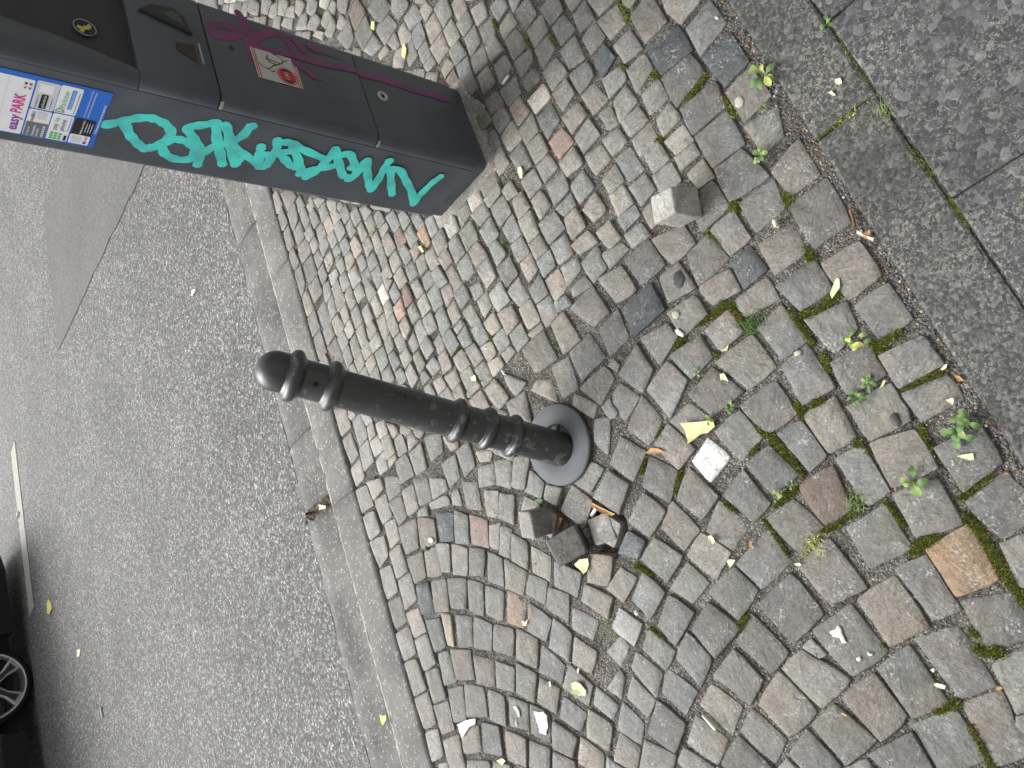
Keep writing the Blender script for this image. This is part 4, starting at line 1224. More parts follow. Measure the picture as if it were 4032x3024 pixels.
def text(s, y, z, size, mat, parent, lift=.0018, face='side', align='LEFT', sx=1.0, bold=0.0, rot=0.0):
    cu = bpy.data.curves.new('lettering', 'FONT'); cu.body = s; cu.size = size; cu.align_x = align; cu.offset = bold; cu.resolution_u = 3; cu.fill_mode = 'BOTH'
    tmp = bpy.data.objects.new('tmp', cu); COL.objects.link(tmp); dg = bpy.context.evaluated_depsgraph_get(); me = bpy.data.meshes.new_from_object(tmp.evaluated_get(dg)); bpy.data.objects.remove(tmp)
    for v in me.vertices:
        x, yy = v.co.x*sx, v.co.y; c_, s_ = math.cos(rot), math.sin(rot); x, yy = x*c_ - yy*s_, x*s_ + yy*c_
        v.co = (-.0002-lift, y - x, z + yy) if face == 'side' else (y + x, FY - .0002 - lift, z + yy)
    me.materials.clear(); return link('lettering', me, mat, parent)
def card(nm, y0, y1, z0, z1, mat): return rect_side(nm, y0, y1, z0, z1, .0014, CM[mat], notice)
# the machine's flank is read from the street, so its lettering runs from far (high y) to near (low y)
c = card('parking_card', .037, .1905, 1.1275, 1.30, 'white')
text('easy', .1815, 1.1365, .0270, CM['violet'], c, bold=.0005, sx=.92); text('PARK', .1325, 1.1365, .0270, CM['pink'], c, bold=.0006, sx=.80)
for i in range(4): rect_side('pay_mark', .046+.007*(i % 2)*1.6, .052+.007*(i % 2)*1.6, 1.131+.008*(i//2), 1.136+.008*(i//2), .0018, CM[('red', 'cyan', 'navy', 'orange')[i]], c, .001)
rect_side('rule', .038, .189, 1.170, 1.1708, .0018, CM['lgrey'], c, .0002)
v, f = revolve([(.0, .0), (.017, .0)], 24); o = link('round_mark', mesh('round_mark', [(-.002, a, b) for a, b, z in v], f), CM['pink'], c); o.location = (0, .075, 1.205)
v, f = revolve([(.0, .0), (.011, .0)], 24); o = link('round_mark_middle', mesh('round_mark_middle', [(-.0023, a, b) for a, b, z in v], f), CM['violet'], o)
c = card('parking_card', .034, .1095, 1.0845, 1.1245, 'lgrey')
rect_side('blank_square', .040, .064, 1.094, 1.118, .0018, CM['white'], c, .001)
text('Handyparken mit', .1075, 1.1155, .0052, CM['black'], c); rect_side('name_plate', .068, .107, 1.099, 1.1115, .0018, CM['black'], c, .002); text('yellowbrick', .1045, 1.1025, .0075, CM['white'], c, .0022); text('www.yellowbrick.de', .105, 1.0905, .0040, CM['black'], c)
c = card('parking_card', .1125, .1895, 1.0845, 1.1245, 'white')
rect_side('card_field', .148, .189, 1.0848, 1.1235, .0016, CM['grey'], c, .002)
text('mob', .1465, 1.1125, .0105, CM['red'], c, .0020, bold=.0002); text('ilet', .1315, 1.1125, .0105, CM['cyan'], c, .0020, bold=.0002)
text('mobilet.de', .187, 1.1150, .0055, CM['white'], c, .0020); text('Handyparken', .187, 1.1055, .0058, CM['white'], c, .0020, bold=.0001); text('und mehr...', .187, 1.0985, .0058, CM['white'], c, .0020, bold=.0001)
rect_side('blank_square', .117, .138, 1.091, 1.109, .0018, CM['lgrey'], c, .001)
for i in range(5): rect_side('app_mark', .155+.0065*i, .160+.0065*i, 1.0885, 1.0930, .0020, CM['lgrey'], c, .0008)
c = card('parking_card', .032, .1085, 1.0440, 1.0835, 'white')
text('Parkster', .0945, 1.0665, .0145, CM['green'], c, .0018); stroke([(.1045, 1.066), (.1045, 1.080), (.098, 1.078), (.0975, 1.070), (.1035, 1.0665)], .0012, SIDE, 'leaf_mark', CM['dgreen'], c, .0019)
rect_side('band', .040, .094, 1.0545, 1.0625, .0018, CM['lblue'], c, .001); text('Ohne zusätzliche Gebühren', .0925, 1.0565, .0043, CM['white'], c, .0022); text('Zonennummer: 0000', .0, 0, .0001, CM['black'], c) if False else None
text('Parken Sie hier mit dem Handy', .1065, 1.0475, .0045, CM['black'], c, .0018) if False else rect_side('print_line', .045, .1055, 1.0478, 1.0490, .0018, CM['grey'], c, .0002)
c = card('parking_card', .1115, .1885, 1.0440, 1.0825, 'white')
text('pay', .1585, 1.0685, .0135, CM['navy'], c, .0018); text('by', .1345, 1.0685, .0135, CM['green'], c, .0018); text('phone', .1585, 1.0555, .0135, CM['navy'], c, .0018)
for i in range(3):
    for j in range(3): rect_side('green_square', .1655+.0075*i, .1715+.0075*i, 1.0560+.0078*j, 1.0620+.0078*j, .0018, CM['green'], c, .0012)
rect_side('store_mark', .170, .186, 1.0465, 1.0515, .0018, CM['black'], c, .0008); text('www.paybyphone.com', .158, 1.0470, .0046, CM['navy'], c, .0018)
c = card('parking_card', .1115, .1885, 1.0025, 1.0415, 'black')
rect_side('card_field', .160, .188, 1.0028, 1.0412, .0016, CM['white'], c, .003); rect_side('blank_square', .164, .184, 1.0180, 1.0370, .0018, CM['lgrey'], c, .001)
rect_side('app_mark', .178, .185, 1.0075, 1.0140, .0018, CM['violet'], c, .001); text('PARCO', .1765, 1.0080, .0068, CM['black'], c, .0020)
text('Einfach clever Parken', .157, 1.0225, .0048, CM['white'], c, .0020, bold=.0001)
for i in range(3): rect_side('print_line', .122, .150, 1.0165-.0050*i, 1.0178-.0050*i, .0020, CM['lgrey'], c, .0002)
text('Infos zu den jeweiligen Services und Tarifen', .1065, 1.0265, .0050, CM['white'], notice, .0016, sx=.86); text('finden Sie auf den Webseiten der Anbieter', .1065, 1.0195, .0050, CM['white'], notice, .0016, sx=.86)
text('In Zusammenarbeit mit der Stadt Köln', .1480, .9955, .0062, CM['white'], notice, .0016, sx=.9, bold=.0001)

# club sticker on the middle door, half over an older round one
st = empty('sticker', (0, 0, 0), PM)
def poly_front(name, pts, lift, mat, parent):
    mb = MB(); mb.add([FRONT(p, lift) for p in pts], [tuple(range(len(pts)))]); return mb.build(name, mat, parent)
circ = lambda cx, cz, r, n=36: [(cx + r*math.cos(2*math.pi*i/n), cz + r*math.sin(2*math.pi*i/n)) for i in range(n)]
og = poly_front('round_sticker', circ(.128, .620, .034), .0006, CM['black'], PM); poly_front('round_sticker_rim', circ(.128, .620, .0345), .0004, CM['lgrey'], og)
text('HAMBURG', .107, .596, .0085, CM['lgrey'], og, .0008, 'front')
A_, B_, C_, D_ = (.1005, .5665), (.1955, .5665), (.1935, .682), (.0985, .682)
sheetm = col('sticker_white', (.50, .50, .48)); poly_front('sticker_sheet', [A_, B_, C_, D_], .0011, sheetm, st)
for z0 in (.5695, .5745, .6715, .6765): poly_front('red_stripe', [(.1000, z0), (.1950, z0), (.1950, z0+.0022), (.1000, z0+.0022)], .0014, CM['red'], st)
em = poly_front('emblem', circ(.1285, .6020, .0265), .0015, CM['red'], st); poly_front('emblem_ring', circ(.1285, .6020, .0240), .0017, sheetm, em); poly_front('emblem_field', circ(.1285, .6020, .0222), .0019, CM['red'], em)
poly_front('emblem_dark', [(.1285+.0222*math.cos(a), .6020+.0222*math.sin(a)) for a in np.linspace(-.9, .9, 14)], .0021, CM['black'], em)
poly_front('emblem_dark', [(.1285+.0222*math.cos(a), .6020+.0222*math.sin(a)) for a in np.linspace(math.pi-.9, math.pi+.9, 14)], .0021, CM['black'], em)
text('1.FC', .1285, .5985, .0135, sheetm, em, .0024, 'front', 'CENTER', bold=.0004)
for s in ([(.184, .590), (.176, .600), (.166, .610), (.158, .622), (.150, .634), (.142, .640)], [(.158, .622), (.160, .636), (.170, .646), (.168, .632), (.166, .612)], [(.142, .640), (.136, .652), (.141, .664), (.148, .668)], [(.136, .650), (.130, .640), (.136, .632)], [(.176, .600), (.188, .612), (.192, .624)], [(.170, .646), (.183, .640)]):
    stroke(s, .0013, FRONT, 'ink_line', CM['black'], st, .0016)

# ------------------------------------------------------------------ setts lying loose
def loose(name, loc, dims, rot, seed, colr, label, foot=.90):
    r = random.Random(seed); bm = bmesh.new(); bmesh.ops.create_cube(bm, size=1.0)
    for v in bm.verts:
        v.co = Vector((v.co.x*dims[0]*(foot if v.co.z < 0 else 1) + r.uniform(-.003, .003), v.co.y*dims[1]*(foot if v.co.z < 0 else 1) + r.uniform(-.003, .003), v.co.z*dims[2] + r.uniform(-.001, .001)))
    bmesh.ops.bevel(bm, geom=bm.edges[:], offset=.0055, segments=2, profile=.6, affect='EDGES')
    bmesh.ops.subdivide_edges(bm, edges=[e for e in bm.edges if e.calc_length() > .02], cuts=4, use_grid_fill=True)
    for v in bm.verts: v.co += Vector((r.uniform(-1, 1), r.uniform(-1, 1), r.uniform(-1, 1))) * .0006
    me = bpy.data.meshes.new(name); bm.to_mesh(me); bm.free(); me.polygons.foreach_set('use_smooth', [True]*len(me.polygons))
    set_attrs(me, [(*colr, 1)] * len(me.vertices), [r.random()] * len(me.vertices))
    o = link(name, me, MAT['stone']); o.location = loc; o.rotation_euler = rot; return tag(o, label, 'cobblestone')
loose('loose_cobblestone', (.393, .979, .042), (.064, .064, .086), (rad(-9), rad(-1), rad(10)), 3, (.40, .395, .375), 'single loose cobblestone standing on top of the paving between ticket machine and slabs', 1.06)
loose('loose_cobblestone', (-.372, 1.446, .010), (.070, .060, .095), (rad(-10), rad(-4), rad(6)), 4, (.225, .22, .205), 'lifted cobblestone nearest the kerb side of the hole, pale top and dark flank')
loose('loose_cobblestone', (-.418, 1.338, .012), (.078, .086, .078), (rad(28), rad(-12), rad(28)), 5, (.155, .15, .142), 'dark cobblestone tipped on edge in the hole beside the leaning bollard')
loose('loose_cobblestone', (-.370, 1.240, -.040), (.070, .076, .080), (rad(-2), rad(3), rad(24)), 6, (.20, .196, .186), 'sunken loose cobblestone in the hole, brown leaf along its edge')
# ------------------------------------------------------------------ parked car across the road
car = empty('parked_car', (*P2(1.27, 7.64), -.045)); car.rotation_euler.z = ANG; tag(car, 'dark car parked on the far side, only its wheel and shaded underside in view', 'car')
def car_body():
    pr = [(-3.15, .34), (-3.18, .62), (-3.05, .86), (-2.85, .98), (-2.2, 1.42), (-1.5, 1.50), (-.6, 1.44), (.15, 1.02), (.95, .86), (1.10, .62), (1.12, .38), (1.0, .25)]
    low = []
    for cx in (0.0, -2.62):
        low.append([(cx + .36*math.cos(rad(a)), .29 + .36*math.sin(rad(a))) for a in range(0, 181, 15)])
    und = [(.42, .20)] + low[0] + [(-.42, .19), (-2.2, .19)] + low[1] + [(-3.02, .24)]
    out = pr + und; n = len(out); v = []; f = []
    W = [(0, 0), (.05, -.03)]
    def yy(z, side): 
        ins = .0 if z < .75 else (z - .75) * .26
        return (.02 + ins) if side == 0 else (1.76 - ins)
    for side in (0, 1):
        for x, z in out: v.append((x, yy(z, side), z))
    for i in range(n): j = (i+1) % n; f.append((i, j, n+j, n+i))
    f.append(tuple(range(n))); f.append(tuple(reversed(range(n, 2*n))))
    return v, f
v, f = car_body(); link('body', mesh('body', v, f), MAT['car'], car)
mb = MB(); mb.add([(-2.05, .17, 1.36), (-.62, .17, 1.37), (-.05, .075, 1.02), (-2.6, .075, 1.00)], [(0, 1, 2, 3)]); mb.build('side_window', MAT['glass'], car)
mb = MB(); mb.box(-2.24, -.40, -.03, .07, .10, .26); mb.build('sill', MAT['black'], car)
mb = MB(); mb.box(-3.0, .98, .09, 1.66, .13, .20); mb.build('underbody', MAT['black'], car)
mb = MB(); mb.prism([(.40, .0), (.95, .02), (1.13, .16), (1.17, .5), (1.17, 1.26), (1.12, 1.60), (.95, 1.74), (.40, 1.76)], .11, .34, .02); mb.build('bumper', MAT['black'], car)
def wheel(x, y, flip=1):
    w = empty('wheel', (x, y, .31), car); w.rotation_euler = (rad(90) * flip, 0, 0)
    v, f = revolve([(.262, -.20), (.285, -.205), (.305, -.19), (.310, -.16), (.310, -.04), (.303, -.012), (.282, .004), (.268, .002), (.262, -.01)], 48); link('tyre', mesh('tyre', v, f, True), MAT['tyre'], w)
    v, f = revolve([(.262, -.20), (.262, -.012), (.266, -.002), (.258, .000), (.250, -.012), (.243, -.05), (.235, -.12), (.0, -.12)], 48); link('rim', mesh('rim', v, f, True), MAT['rim'], w)
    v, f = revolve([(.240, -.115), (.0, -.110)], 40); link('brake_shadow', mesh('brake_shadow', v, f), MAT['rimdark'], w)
    for k in range(5):
        a = 2*math.pi*k/5 + .32; mb = MB(); mb.prism([(.03, -.035), (.14, -.030), (.252, -.060), (.252, .060), (.14, .030), (.03, .035)], -.06, -.012, .008); o = mb.build('spoke', MAT['rim'] if k % 1 == 0 else MAT['rimdark'], w); o.rotation_euler.z = a
        mb = MB(); mb.prism([(.05, -.022), (.15, -.016), (.225, -.030), (.225, .030), (.15, .016), (.05, .022)], -.05, -.0100, .003); o = mb.build('spoke_inlay', MAT['rimdark'], w); o.rotation_euler.z = a
    v, f = revolve([(.05, -.03), (.045, -.006), (0, -.004)], 24); link('hub_cap', mesh('hub_cap', v, f, True), MAT['rimdark'], w)
wheel(0, .02); wheel(-2.62, .02); wheel(0, 1.74, -1); wheel(-2.62, 1.74, -1)

